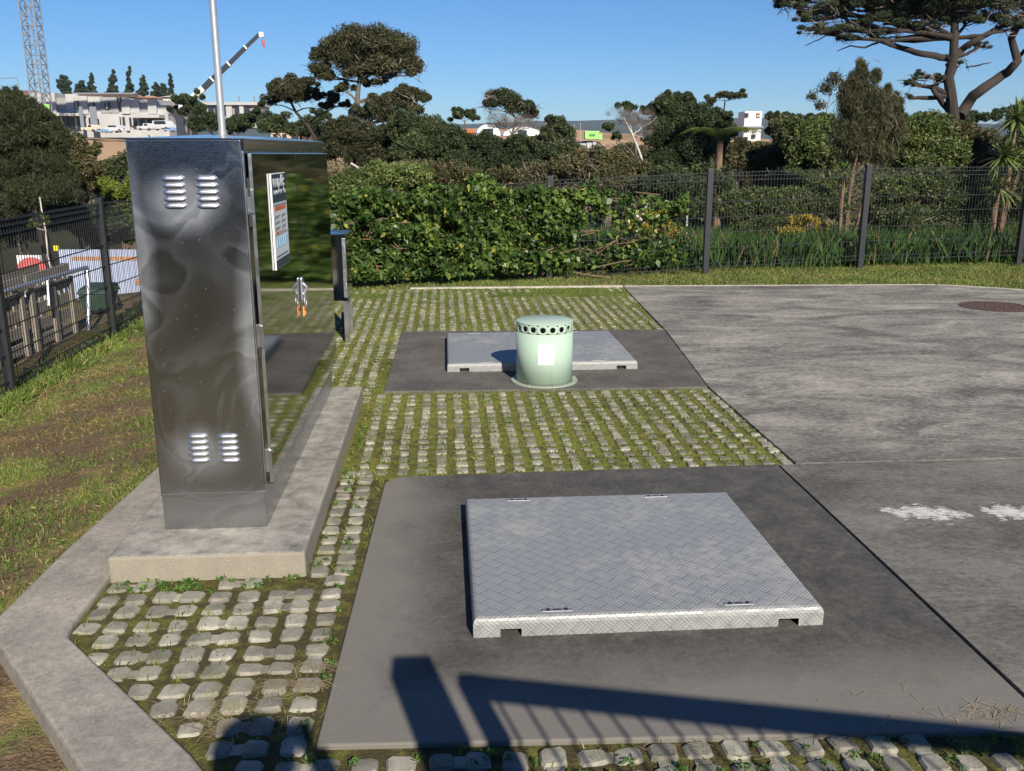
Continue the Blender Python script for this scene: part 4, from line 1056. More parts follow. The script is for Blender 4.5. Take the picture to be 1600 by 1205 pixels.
# --- tree fern fronds
tf = P(1125, 262, 17); root = empty('tree_fern', 'yellow green tree fern arching in front of the big dense tree', 'fern', loc=(tf.x, tf.y, Hs(tf.x, tf.y)))
I = Matrix.Translation((-tf.x, -tf.y, -Hs(tf.x, tf.y))); s = px(17); cr = P(1125, 218, 17); m = MB(); m.tube([(tf.x, tf.y, Hs(tf.x, tf.y)), cr], [.08, .06], 8); o = m.build('trunk', BK['brown'], root); o.matrix_parent_inverse = I
T = []
for k in range(15):
    a = 2*PI*k/15+random.random()*.3; L = random.uniform(.65, .95)
    for j in range(26):
        f_ = j/25; c = cr+Vector((math.cos(a)*L*f_, math.sin(a)*L*f_, .28*math.sin(f_*PI*.8)-.22*f_*f_))
        tn = Vector((-math.sin(a), math.cos(a), -.25)); w = .17*math.sin(PI*min(1, f_+.12))*1.0+.02; ax = Vector((math.cos(a), math.sin(a), 0))*.016
        for sg_ in (-1, 1):
            e = c+Vector((tn.x*sg_, tn.y*sg_, tn.z))*w+Vector((math.cos(a), math.sin(a), 0))*.03; T.append([c-ax, c+ax, e+ax*.3, e-ax*.3])
o = quads_object('fronds', np.array([[tuple(p_) for p_ in q] for q in T]), LM['yellow'], root); o.matrix_parent_inverse = I
# low scrub carpeting the gully beyond the fence
N = 150000
y = 15.5+75*rng.random(N)**1.5; x = (rng.random(N)-.5)*2*(y*.62+2); ok = (x > -2.5-.25*y)
x, y = x[ok], y[ok]; hgt = 2.3*fbm(x/2.2, y/2.2, 91)*sst(15, 24, y)+.2
C = np.stack([x, y, H(x, y)+hgt*rng.random(len(x))**.5], 1)
tag(quads_object('scrub', leaf_quads(C, .13+.004*y.mean()+.0*x.mean(), .4, .4), LM['olive']), 'low tangled scrub carpeting the gully behind the fence', 'scrub', kind='stuff')
# --- right hand thicket
RB = [
 ('tangled olive bush directly right of the white tower block', [(1222, 202, 26, 18), (1232, 225, 36, 28), (1190, 252, 36, 26), (1230, 255, 50, 30), (1190, 285, 44, 26)], 'olive', 19, 'brown'),
 ('broad green bush left of the feathery shrub', [(1250, 205, 40, 22), (1285, 200, 34, 18), (1275, 235, 50, 32), (1240, 280, 50, 30), (1290, 280, 40, 34), (1300, 225, 34, 30)], 'green', 18, 'brown'),
 ('dark leafy bush at fence height left of the feathery shrub', [(1180, 320, 44, 30), (1230, 325, 50, 32), (1290, 325, 46, 30), (1150, 330, 30, 34), (1200, 355, 60, 22)], 'green', 15.6, 'brown'),
 ('bright leafed bush right of the feathery shrub', [(1420, 215, 42, 26), (1455, 200, 40, 22), (1430, 250, 50, 32), (1470, 240, 44, 32)], 'green', 17.5, 'brown'),
 ('olive bush under the big pine trunk', [(1500, 215, 40, 24), (1530, 230, 40, 30), (1500, 265, 50, 32), (1550, 265, 40, 34)], 'olive', 18, 'grey'),
 ('dark glossy bush behind the second fence panel from the right', [(1400, 300, 40, 32), (1445, 295, 46, 34), (1490, 310, 46, 34), (1430, 345, 60, 26), (1380, 340, 36, 30), (1490, 350, 50, 20)], 'green', 15.8, 'grey'),
 ('shaded bush behind the cabbage tree at the right edge', [(1555, 310, 46, 36), (1600, 300, 50, 40), (1530, 345, 44, 24), (1590, 350, 50, 26), (1600, 240, 40, 36), (1610, 190, 34, 30)], 'dark', 16.8, 'dark'),
]
for lab, lb, lf, D, b_ in RB: plant('bush', lab, 'bush', D, lb, lf, b_, None, G1, stems=5, dens=1.15, twigs=.25, leafpx=6)
plant('feathery_shrub', 'tall feathery olive shrub on reddish stems behind the fence', 'shrub', 15.4,
      [(1345, 112, 9, 20), (1338, 128, 14, 18), (1367, 118, 7, 22), (1322, 140, 8, 18), (1385, 145, 7, 18), (1402, 160, 8, 16), (1352, 150, 30, 22), (1330, 165, 26, 26), (1378, 165, 28, 24), (1355, 190, 48, 28), (1335, 215, 36, 26), (1385, 205, 30, 26), (1360, 240, 42, 20), (1395, 180, 16, 14)],
      'kanuka', 'brown', 1338, stems=6, tr=(5, 2), dens=2.0, leafpx=11, aspect=.08, up=1.5, shell=.65, sub=.55, twigs=.25)
# wispy saplings left of the feathery shrub
plant('sapling', 'wispy half bare sapling against the sky left of the feathery shrub', 'sapling', 18, [(1268, 152, 9, 7), (1290, 142, 12, 10), (1282, 165, 8, 8), (1305, 125, 12, 12), (1315, 150, 8, 9)], 'olive', 'grey', 1290, None, trunk=[(1290, 205), (1292, 170), (1300, 140), (1312, 105)], tr=(1.6, .8), dens=.30, bw=.9, sub=.9, ksub=40, twigs=.5, leafpx=5)
# --- big pine
plant('pine_tree', 'large dark pine with heavy twisting limbs filling the top right corner', 'tree', 24,
      [(1240, 8, 34, 14), (1290, 18, 44, 18), (1270, 48, 26, 10), (1340, 10, 48, 22), (1300, 46, 34, 12), (1340, 44, 30, 12), (1380, 30, 44, 22), (1430, 14, 50, 26), (1480, 6, 50, 26), (1530, 4, 50, 22), (1590, 6, 40, 22), (1420, 46, 30, 10), (1400, -20, 90, 30), (1500, -30, 110, 30), (1470, 28, 28, 12), (1580, 40, 22, 18), (1436, 118, 16, 10), (1425, 130, 22, 10), (1460, 122, 14, 8), (1420, 150, 12, 8), (1494, 98, 16, 10), (1530, 72, 20, 7), (1225, 2, 26, 10), (1320, 60, 24, 8), (1365, 52, 26, 10), (1450, 40, 30, 14), (1550, 26, 30, 14), (1262, 30, 24, 10), (1510, 30, 30, 14), (1395, 62, 20, 6)],
      'pine', 'dark', 1492, trunk=[(1490, 190), (1486, 150), (1482, 122), (1490, 90), (1491, 60), (1492, 25), (1494, -20)], tr=(19, 9), leafpx=5.2, aspect=.20, shell=.85, sub=.30, flat=.6, twigs=.45, dens=.80, bw=2.6, low=-.4, ksub=90)
pine = bpy.data.objects['pine_tree']; I = Matrix.Translation(-pine.location); s24 = px(24)
def limb(pts, w0, w1, name='limb'):
    m = MB(); n = len(pts); c = []
    for i in range(n-1):
        for k in range(3):
            t_ = k/3; c.append((pts[i][0]+(pts[i+1][0]-pts[i][0])*t_, pts[i][1]+(pts[i+1][1]-pts[i][1])*t_+random.uniform(-.8, .8)))
    c.append(pts[-1]); w = [P(u, v, 24+.15*math.sin(i)) for i, (u, v) in enumerate(c)]
    m.tube(w, [(w0+(w1-w0)*i/(len(w)-1))*s24*.42 for i in range(len(w))], 8); o = m.build(name, BK['dark'], pine, smooth=True); o.matrix_parent_inverse = I
limb([(1486, 92), (1462, 88), (1430, 82), (1400, 72), (1378, 64), (1356, 52), (1330, 34), (1300, 20)], 12, 4)
limb([(1488, 92), (1510, 72), (1540, 55), (1572, 36), (1600, 20), (1625, 5)], 12, 7)
limb([(1490, 62), (1460, 56), (1430, 48), (1405, 42), (1370, 30)], 8, 3)
limb([(1492, 58), (1520, 60), (1548, 52), (1580, 46), (1610, 42)], 6, 4)
limb([(1484, 176), (1468, 155), (1458, 140), (1470, 120)], 10, 8)
limb([(1380, 64), (1352, 74), (1330, 72), (1308, 80)], 4, 1.5)
limb([(1510, 105), (1530, 102), (1548, 98)], 3, 1.5)
limb([(1484, 128), (1470, 128), (1450, 135)], 6, 2)
limb([(1500, 182), (1520, 150), (1545, 132), (1575, 112), (1590, 95), (1580, 60), (1596, 30), (1610, 0)], 20, 9, 'second_trunk')
limb([(1586, 95), (1600, 80), (1625, 70)], 8, 5)
limb([(1258, 72), (1280, 62), (1310, 44), (1335, 34)], 1.5, 3)
# --- cabbage tree (sword leaved rosettes)
def swords(C, n, L, w, D, droop=.5, lowcut=-.6):
    T = []
    for k in range(n):
        a = random.random()*2*PI; e = math.asin(random.uniform(lowcut, 1)); d = Vector((math.cos(a)*math.cos(e), math.sin(a)*math.cos(e), math.sin(e)))
        l = L*random.uniform(.7, 1.1); sd_ = d.cross(Vector((0, 0, 1))).normalized() if abs(d.z) < .97 else Vector((1, 0, 0)); prev = None
        for j in range(4):
            p_ = Vector(C)+d*l*(j/3)-Vector((0, 0, 1))*droop*l*(j/3)**2*.5; ww = w*(.5, 1, .75, .06)[j]/2
            cur = (p_-sd_*ww, p_+sd_*ww)
            if prev: T.append([prev[0], prev[1], cur[1], cur[0]])
            prev = cur
    return T
def sword_tree(name, label, heads, D, Lpx, n, base, cat='tree'):
    s = px(D); g = P(base, 240, D); gz = Hs(g.x, g.y); root = empty(name, label, cat, None, (g.x, g.y, gz)); I = Matrix.Translation((-g.x, -g.y, -gz)); T = []; m = MB()
    for u, v in heads:
        c = P(u, v, D); T += swords(c, n, Lpx*s, 3.6*s, D); pts, rad = wig((g.x, g.y, gz), c, .05, 5, 4*s, 2.5*s); m.tube(pts, rad, 8)
    o = quads_object('leaves', np.array([[tuple(p_) for p_ in q] for q in T]), LM['sword'], root); o.matrix_parent_inverse = I
    o = m.build('trunk', BK['brown'], root, smooth=True); o.matrix_parent_inverse = I
sword_tree('cabbage_tree', 'spiky cabbage tree with several rosettes at the right edge behind the fence', [(1588, 185), (1568, 245), (1562, 292), (1610, 230)], 15.2, 46, 110, 1575)
sword_tree('young_cabbage_tree', 'young cabbage tree with one small rosette just left of the feathery stems', [(1318, 268)], 15.0, 26, 40, 1320)
# --- golden flowers, stake, orange blossoms, fallen branches behind the fence
plant('goldenrod', 'clump of golden flower spikes behind the fence right of the vines', 'wildflowers', 14.8, [(1010, 342, 20, 12), (1030, 338, 14, 16), (1000, 360, 24, 16), (1045, 365, 22, 22)], 'gold', 'brown', 1020, None, stems=8, dens=.38, tr=(1.4, .8), aspect=.25, cname='flower_heads', tname='stems', up=1.2, bw=1)
plant('goldenrod', 'faded brown flower stalks in the middle of the second fence panel from the right', 'wildflowers', 14.9, [(1255, 345, 26, 14), (1235, 362, 24, 14), (1280, 355, 16, 12)], 'gold', 'brown', 1255, None, stems=8, dens=.22, tr=(1.4, .8), aspect=.25, cname='flower_heads', tname='stems', up=1.2, bw=1)
plant('low_shrub', 'low deep green leafy shrub against the fence right of the tall post', 'shrub', 13.6, [(905, 405, 34, 18), (940, 392, 38, 24), (980, 395, 38, 24), (1020, 402, 34, 18), (960, 412, 50, 12)], 'vine', 'brown', 960, None, stems=6, dens=.9, leafpx=8, cname='foliage', tname='stems')
g = P(1074, 330, 14.6); tag(MB().tube([(g.x, g.y, Hs(g.x, g.y)), (g.x, g.y, g.z)], .014, 8).build('garden_stake', BK['pale']), 'thin pale wooden stake standing in the tall grass behind the fence', 'stake', None)
for (a, b, w, lab) in (((990, 378), (1018, 305), .016, 'long pale dead stick leaning across the gap in the vines'), ((978, 325), (1008, 348), .022, 'short pale broken stick lying across the leaning one')):
    p_, q_ = P(*a, 13.9), P(*b, 13.9); tag(MB().tube(wig(p_, q_, .03, 4)[0], w, 6).build('dead_branch', BK['pale'], smooth=True), lab, 'branch', None)
for (pts_, lab) in (([(1466, 368), (1480, 374), (1498, 385), (1512, 382), (1520, 378)], 'pale fallen branch lying in the grass below the dark glossy bush'), ([(548, 255), (566, 266), (584, 274), (585, 295)], 'bare pale branch sticking out left above the vines')):
    D_ = 14.9 if pts_[0][0] > 1000 else 20; tag(MB().tube([P(u, v, D_) for u, v in pts_], .022, 6).build('dead_branch', BK['pale'], smooth=True), lab, 'branch', None)

# --- the vines over the fence
N = 100000
u = rng.uniform(505, 1075, N); v = rng.uniform(262, 446, N)
top = 300-14*sst(520, 640, u)+8*np.sin(u/31)+6*np.sin(u/13.7)-6*sst(700, 760, u)*sst(860, 800, u)+10*sst(900, 1000, u)
bot = 443-.045*(u-515)
d_ = sst(0, 16, v-top)*sst(0, 10, bot-v)
hole = fbm(u/30, v/26, 71); hole2 = fbm(u/12, v/11, 72)
d_ *= np.where(hole < .38, .22, 1)*np.where(hole2 < .36, .4, 1)
d_ *= 1-.8*np.exp(-((u-861)/7)**2)*(v > 300)
thin = sst(865, 905, u); d_ *= 1-thin*np.where((fbm(u/26, v/18, 75) > .50)&(v < 345), .25, .93)
d_ *= sst(508, 530, u+4*np.sin(v/9))
ok = rng.random(N) < d_; u, v = u[ok], v[ok]
Dm = 12.1+1.27*(u-615)/487                        # the fence line as seen from here
bump_ = fbm(u/22, v/20, 77)
Dv = Dm+.22-.55*bump_+rng.normal(0, .06, len(u))
C = np.array([tuple(P(a, b, d)) for a, b, d in zip(u, v, Dv)])
q1 = leaf_quads(C, .068, .72, -.1, .25, .3, np.array([-.0, -.35, .1]))
vi = empty('fence_vine', 'leafy green vine smothering the left half of the back fence', 'vine', loc=(C[:, 0].mean(), C[:, 1].mean(), 0)); I = Matrix.Translation(-vi.location)
o = quads_object('foliage', q1, LM['vine'], vi); o.matrix_parent_inverse = I
m = MB()
for k in range(70):
    a = random.uniform(525, 1000); b = random.uniform(300, 430); pts_ = []
    for j in range(5): pts_.append(P(a+j*random.uniform(-14, 16), min(436, b+random.uniform(-14, 14)), 12.1+1.27*(a-615)/487+random.uniform(-.1, .12)))
    m.tube(pts_, .008, 5)
o = m.build('stems', BK['brown'], vi); o.matrix_parent_inverse = I
fl = [P(998, 395, 13.35), P(1001, 401, 13.35), P(996, 405, 13.35)]
# --- left side
LB = [
 ('bush', 'big dark shrub at the left edge in front of the building site', [(12, 165, 26, 22), (30, 185, 34, 30), (58, 205, 30, 34), (10, 220, 44, 44), (60, 250, 44, 40), (15, 280, 44, 40), (85, 275, 34, 36), (60, 305, 50, 24), (95, 225, 16, 28), (40, 165, 16, 20), (70, 180, 14, 20), (20, 320, 40, 20), (-15, 240, 40, 60), (110, 300, 22, 30), (28, 150, 7, 14), (50, 168, 7, 16), (8, 148, 8, 14), (88, 200, 8, 20), (104, 215, 7, 18)], 'kanuka_dark', 14.5, 'dark', 60, .22),
 ('bush', 'brown tinged twiggy shrub right of the big dark one at the left', [(118, 240, 26, 30), (140, 262, 28, 26), (120, 285, 34, 28), (150, 235, 12, 16)], 'olive', 16, 'grey', 130, .3),
 ('bush', 'yellow green shrub beside the top left of the steel cabinet', [(190, 300, 26, 18), (215, 290, 24, 22), (178, 325, 30, 20), (215, 325, 30, 24), (165, 290, 20, 18)], 'yellow', 17.5, 'brown', 195, .4),
 ('bush', 'dark green shrub hidden behind the steel cabinet top left corner', [(200, 265, 30, 24), (230, 250, 30, 30), (175, 270, 24, 20), (250, 290, 40, 40)], 'dark', 20, 'dark', 215, .34),
 ('bush', 'shaded bush rising behind the pale blue corrugated wall', [(100, 345, 34, 30), (140, 350, 34, 30), (170, 350, 30, 26), (75, 335, 24, 26)], 'dark', 15.8, 'grey', 125, .34),
 ('bush', 'sunlit yellow green bush between fence post and steel cabinet', [(205, 355, 28, 26), (230, 350, 24, 30), (190, 370, 20, 16)], 'yellow', 16.2, 'brown', 205, .4),
 ('bush', 'sparse brown bush low at the left edge above the timber pallets', [(15, 345, 30, 30), (40, 365, 26, 24), (0, 380, 30, 24)], 'olive', 15.2, 'grey', 20, .4),
]
for nm, lab, lb, lf, D, b_, bs, asp in LB: plant(nm, lab, 'bush', D, lb, lf, b_, bs, 'bushes beyond the left fence', stems=4, dens=1.15 if lf != 'kanuka_dark' else 1.7, aspect=asp if lf != 'kanuka_dark' else .10, up=1.1 if lf == 'kanuka_dark' else .3, leafpx=10 if lf == 'kanuka_dark' else 6.5)
plant('white_stemmed_tree', 'thin white trunked tree in front of the big dark shrub at the left', 'tree', 13.6, [(68, 345, 8, 14), (52, 350, 8, 10)], 'yellow', 'pale', 70, None, trunk=[(74, 400), (72, 360), (66, 335), (62, 308)], tr=(3.4, 2), dens=.3)
plant('fence_weeds', 'flowering weeds at the foot of the left fence beside the steel cabinet', 'weeds', 10.9, [(205, 500, 20, 16), (222, 488, 18, 20), (195, 512, 14, 10)], 'green', 'brown', 208, None, stems=6, dens=.7, leafpx=7, cname='foliage', tname='stems', ground=-.45)
# --- far trees behind the cabinet roof and along the skyline
FB = [
 ('dark bushy tree above the steel cabinet left of the mast', [(290, 158, 20, 16), (300, 175, 26, 18), (275, 172, 12, 8), (308, 150, 10, 10)], 'dark', 60),
 ('low dark tree line right above the steel cabinet roof', [(320, 196, 30, 14), (355, 198, 30, 12), (388, 190, 24, 14), (405, 180, 16, 12), (330, 185, 20, 8)], 'dark', 55),
 ('dark scrub above the far end of the steel cabinet roof', [(430, 200, 30, 14), (462, 205, 26, 14), (492, 200, 26, 18), (510, 215, 24, 16), (440, 185, 22, 8), (500, 180, 18, 12)], 'dark', 38),
 ('low distant trees between the white tower block and the feathery shrub', [(1212, 186, 10, 6), (1205, 182, 18, 8), (1230, 184, 22, 7), (1260, 186, 26, 8), (1290, 186, 20, 7)], 'dark', 62),
 ('distant tree line under the pine limbs right of the feathery shrub', [(1425, 186, 28, 9), (1455, 186, 22, 8), (1490, 190, 24, 8), (1530, 186, 30, 10), (1570, 180, 26, 12)], 'dark', 60),
]
for lab, lb, lf, D in FB: plant('tree', lab, 'tree', D, lb, lf, 'dark', None, 'distant dark trees', stems=3, dens=1.2, leafpx=5)
for (u0, vt, w, vb, lab) in ((100, 122, 13, 152, 'round headed dark conifer on the ridge nearest the lattice tower'), (128, 130, 11, 150, 'low pale conifer on the ridge second from the lattice tower'), (143, 118, 9, 150, 'pointed conifer on the ridge third from the lattice tower'), (177, 113, 11, 150, 'greyish conifer on the ridge left of the tallest one'), (202, 110, 8, 150, 'tallest narrow dark conifer on the ridge'), (223, 120, 11, 152, 'wide pointed conifer on the ridge right of the tallest one'), (244, 133, 8, 155, 'short conifer on the ridge over the right end of the white building'), (267, 120, 7, 158, 'slim dark conifer on the ridge farthest right'), (256, 134, 8, 158, 'small conifer beside the slim one on the ridge')):
    lb = []
    for k in range(6):
        f_ = k/5; lb.append((u0+random.uniform(-1, 1), vt+(vb-vt)*f_, max(1.8, w*(.18+.9*f_ if vt < 128 and w < 12 else math.sin(.5+2.0*f_))), (vb-vt)*.16))
    plant('conifer', lab, 'tree', 235, lb, 'ridge', 'dark', u0, 'conifers on the ridge', stems=1, dens=1.5, leafpx=3.2, aspect=.5, depth=1, tr=(2, .6), shell=.6, sub=.5, branch=False)

# unseen hedge added behind the photographer to darken the steel cabinet's reflection
for (x, y, w, h, lab) in ((-6.5, -6.5, 3.6, 3.8, 'dark hedge tree added unseen far behind the photographer on the left'), (-2.2, -6.2, 3.6, 3.9, 'dark hedge tree added unseen straight behind the photographer'), (2.2, -6.4, 3.6, 3.8, 'dark hedge tree added unseen behind the photographer near the gate'), (6.6, -6.6, 3.6, 3.7, 'dark hedge tree added unseen behind the photographer on the right')):
    root = empty('added_hedge_tree', lab, 'tree', 'added hedge trees behind the photographer', (x, y, -.2)); C = []
    for k in range(6): C.append(lobe_points((random.uniform(-w*.4, w*.4), random.uniform(-.6, .6), h*random.uniform(.2, .72)), (w*.62, 1.2, h*.3), 1500, k=40)[0])
    C = np.concatenate(C); quads_object('crown', leaf_quads(C, .30, .6, .2), LM['dark'], root)
    m = MB(); m.tube([(0, 0, 0), (.1, 0, h*.35), (0, .1, h*.7)], [.16, .12, .05], 8); m.build('trunk', BK['dark'], root, smooth=True)

# ------------------------------------------------------------------ beyond the left fence: pallets, bin, wall
M_tim = NT('weathered timber'); n = M_tim.noise(3, 6, .7, M_tim.mapping((14, 1.2, 14))); M_tim.set(M_tim.mix(n, (.12, .105, .085), (.36, .32, .26)), .9, 0, .2); M_tim.bump(n, .5, .01); M_tim = M_tim.m
M_galv = plain('galvanised pipe', (.62, .63, .64), .35, .8, .1, 20)
RX = -4.25
ra = Vector((RX, 10.05, 0)); g0 = Hs(RX, 10)
top_ = onX(135, 418, RX); zt = top_.z; y1 = top_.y
pr = empty('pipe_rail', 'galvanised pipe rail frame holding the timber pallets behind the left fence', 'rail', loc=(RX, y1, g0)); I = Matrix.Translation((-RX, -y1, -g0))
def pp(o, root): o.parent = root; o.matrix_parent_inverse = Matrix.Translation(-root.location); return o
pp(MB().tube([(RX, y1, zt), (RX-.02, y1-1.6, zt+.01), (RX, 4.2, zt+.0)], .024, 10).build('top_rail', M_galv, smooth=True), pr)
pp(MB().tube([(RX-.28, y1-.9, zt-.02), (RX-.28, 4.2, zt-.01)], .022, 10).build('rear_rail', M_galv, smooth=True), pr)
pp(MB().tube([(RX, y1, zt), (RX+.02, y1-.06, zt-.2), (RX+.04, y1-.28, g0-.1)], .026, 10).build('end_post', M_galv, smooth=True), pr)
pp(MB().tube([(RX, y1-1.1, zt), (RX+.02, y1-1.2, g0+.45)], .018, 8).build('brace', M_galv, smooth=True), pr)
for i, (ya, yb, xo, lab) in enumerate(((9.72, 10.85, 0, 'grey weathered timber pallet on edge in the front row, closest to the green bin'), (8.1, 9.62, 0, 'grey weathered timber pallet on edge cut by the left edge of the photo'), (9.3, 10.75, -.30, 'timber pallet added behind the one closest to the green bin to darken its gaps'), (7.7, 9.2, -.30, 'timber pallet added in the rear row at the left edge as dark backing'))):  # rear pallets are added so the gaps between front slats look dark
    root = empty('timber_pallet', lab, 'pallet', 'timber pallets behind the left fence', (RX-.1+xo, ya, g0)); hh = zt-g0
    for k, zz in enumerate((.03, .20, .37, .54, .69)):
        pp(MB().box((RX-.10+xo, ya, g0+zz), (RX-.075+xo, yb, g0+zz+.115)).build('slat', M_tim, bevel=.003), root)
    for f_ in (.03, .48, .93):
        yy = ya+(yb-ya)*f_; pp(MB().box((RX-.073+xo, yy-.04, g0), (RX-.035+xo, yy+.045, g0+hh-.05)).build('bearer', M_tim, bevel=.004), root)
# wheelie bin
M_bin = plain('green bin plastic', (.028, .06, .038), .5)
bt = P(154, 452, 12.0); bz = Hs(bt.x, bt.y); bn = empty('wheelie_bin', 'dark green plastic wheelie bin behind the left fence post', 'bin', loc=(bt.x, bt.y, bz)); hb = bt.z-bz; bn.scale = (.68, .68, 1)
m = MB(); m.add([(-.22, -.26, .06), (.22, -.26, .06), (.22, .22, .06), (-.22, .22, .06), (-.28, -.33, hb-.04), (.28, -.33, hb-.04), (.28, .30, hb-.04), (-.28, .30, hb-.04)], [(3,2,1,0),(4,5,6,7),(0,1,5,4),(1,2,6,5),(2,3,7,6),(3,0,4,7)])
m.build('body', M_bin, bn, bevel=.02)
m = MB(); m.add([(-.30, -.36, hb-.035), (.30, -.36, hb-.035), (.30, .34, hb-.035), (-.30, .34, hb-.035), (-.27, -.30, hb+.03), (.27, -.30, hb+.03), (.27, .28, hb+.07), (-.27, .28, hb+.07)], [(3,2,1,0),(4,5,6,7),(0,1,5,4),(1,2,6,5),(2,3,7,6),(3,0,4,7)]); m.build('lid', M_bin, bn, bevel=.012)
for sx2 in (-.25, .25): MB().tube([(sx2-.03, .24, .10), (sx2+.03, .24, .10)], .10, 18).build('wheel', M_gasket, bn)
MB().tube([(-.22, .36, hb-.02), (.22, .36, hb-.02)], .014, 8).build('handle', M_gasket, bn)
# pale blue corrugated wall with an orange stripe
M_blue = plain('pale blue cladding', (.42, .47, .62), .5, var=.08); M_or = plain('orange stripe', (.50, .25, .12), .5)
wa = P(92, 400, 14.3); wb = P(262, 392, 14.3); zt_ = wb.z+.02; zb_ = Hs(wa.x, wa.y)-.3
cw = empty('corrugated_wall', 'low pale blue corrugated wall with an orange stripe beyond the left fence', 'wall', loc=(wa.x, wa.y, zb_))
def corr(za, zb2, off, s0=0.0, s1=1.0):
    m = MB(); L = (wb-wa).xy.length; n = int(L*s1/.02); i0 = int(L*s0/.02); d = (wb-wa); d.z = 0; d.normalize(); nn = Vector((d.y, -d.x, 0)); vs = []
    for i in range(i0, n+1):
        p_ = Vector((wa.x, wa.y, 0))+d*i*.02+nn*(.010*math.sin(i*.02/.09*2*PI)+off); vs += [(p_.x, p_.y, za), (p_.x, p_.y, zb2)]
    k = len(vs)//2; m.add(vs, [(2*i, 2*i+2, 2*i+3, 2*i+1) for i in range(k-1)]); return m
pp(corr(zb_, zt_, 0).build('cladding', M_blue, smooth=True), cw); pp(corr(zt_-.17, zt_-.11, .004, .12, 1.0).build('stripe', M_or, smooth=True), cw)
d = (wb-wa); pp(MB().beam((wa.x, wa.y+.05, zt_-.03), (wb.x, wb.y+.05, zt_-.03), .06, .05).build('frame', M_tim), cw)
# white panel with red disc, orange crate, yellow marker
a = P(28, 412, 13.2); b = P(64, 400, 13.2); gz = Hs(a.x, a.y)
wp = empty('white_board', 'white board with a big faded red disc behind the left fence', 'board', loc=(a.x, a.y, gz)); 
pp(MB().beam((a.x, a.y, b.z-.32), (b.x, b.y, b.z-.32), .03, .66).build('board', M_sw), wp)
M_red = plain('faded red', (.50, .10, .10), .6)
cc = P(52, 418, 13.15); m = MB(); K = 28; vs = [(cc.x+.20*math.cos(2*PI*k/K), cc.y-.035+.0*k, cc.z-.02+.17*math.sin(2*PI*k/K)) for k in range(K)]; vs2 = [(x, y-.03, z) for x, y, z in vs]
m.add(vs+vs2, [tuple(range(K, 2*K))]+[(k, (k+1) % K, (k+1) % K+K, k+K) for k in range(K)]); pp(m.build('red_disc', M_red), wp)
for q_ in (a, b): pp(MB().box((q_.x-.03, q_.y+.02, gz-.2), (q_.x+.03, q_.y+.06, b.z)).build('post', M_gasket), wp)
c = P(88, 388, 13.8); ym = empty('marker_post', 'small yellow square marker on a short dark post beyond the left fence', 'marker', loc=(c.x, c.y, Hs(c.x, c.y)))
pp(MB().box((c.x-.035, c.y-.02, c.z-.04), (c.x+.035, c.y+.02, c.z+.04)).build('marker', plain('yellow plastic', (.85, .60, .04), .5), bevel=.004), ym); pp(MB().box((c.x-.015, c.y-.013, Hs(c.x, c.y)-.1), (c.x+.015, c.y+.013, c.z-.041)).build('post', M_gasket), ym)
c = P(222, 440, 13.9); tag(MB().box((c.x-.09, c.y-.08, c.z-.05), (c.x+.09, c.y+.08, c.z+.04)).build('flower_pot', M_or, bevel=.01), 'small orange planter box hung on the corrugated wall beside the steel cabinet', 'planter', None)

# ------------------------------------------------------------------ building site on the rise
DS = 150; sS = px(DS)
M_pc = plain('precast panel', (.40, .39, .375), .85, var=.12, scale=.6); M_pc2 = plain('grey precast panel', (.27, .27, .265), .85, var=.15, scale=.6)
M_win = plain('dark opening', (.03, .034, .04), .25); M_roofb = plain('brown roof', (.20, .11, .08), .8); M_steel = plain('grey steel', (.22, .24, .27), .5, .3); M_sal = plain('salmon lining', (.55, .36, .26), .8)
def site_box(root, u0, u1, v0, v1, D, depth, mat, name, dy=0.0, bevel=0):
    a = P(u0, v1, D); b = P(u1, v0, D); d = (Vector((b.x, b.y))-Vector((a.x, a.y))); L = d.length; d.normalize(); n = Vector((-d.y, d.x)); m = MB()
    c0 = Vector((a.x, a.y))+n*dy; q = [c0, c0+d*L, c0+d*L+n*depth, c0+n*depth]
    m.prism([(p_.x, p_.y) for p_ in q], a.z, b.z); o = m.build(name, mat); return pp(o, root)
def site_root(name, label, u, D, cat='building', group=None):
    g = P(u, 240, D); return empty(name, label, cat, group, (g.x, g.y, Hs(g.x, g.y)))
b1 = site_root('apartment_building', 'long two storey white precast building under construction on the rise', 160, DS)
site_box(b1, 58, 262, 176, 215, DS, 10, M_pc, 'ground_floor'); 
for (u0, u1, vt, mt, dy) in ((53, 64, 144, M_pc, -.2), (74, 86, 145, M_pc, -.3), (86, 105, 153, M_pc2, .3), (105, 120, 147, M_pc, 0), (120, 136, 150, M_pc, -.2), (136, 158, 151, M_pc, .2), (158, 183, 152, M_pc2, 0), (183, 193, 160, M_pc2, .6), (192, 202, 153, M_pc, -.3), (202, 216, 156, M_pc, 0), (216, 233, 160, M_pc2, .4), (233, 244, 155, M_pc, -.3), (244, 262, 164, M_pc, .3)):
    site_box(b1, u0, u1, vt, 178, DS, 8, mt, 'wall_panel', dy)
site_box(b1, 64, 74, 152, 178, DS, 6, M_sal, 'wall_panel', 2.2)
site_box(b1, 110, 208, 144.5, 147, DS, 1.2, M_steel, 'roof_beam', .6)
site_box(b1, 112, 206, 147, 150, DS, 3, M_sal, 'scaffold_deck', 1.0)
site_box(b1, 84, 135, 178, 182, DS, 2.5, M_pc, 'canopy', -2.6); site_box(b1, 216, 258, 180, 185, DS, 2.5, M_pc, 'canopy', -2.6)
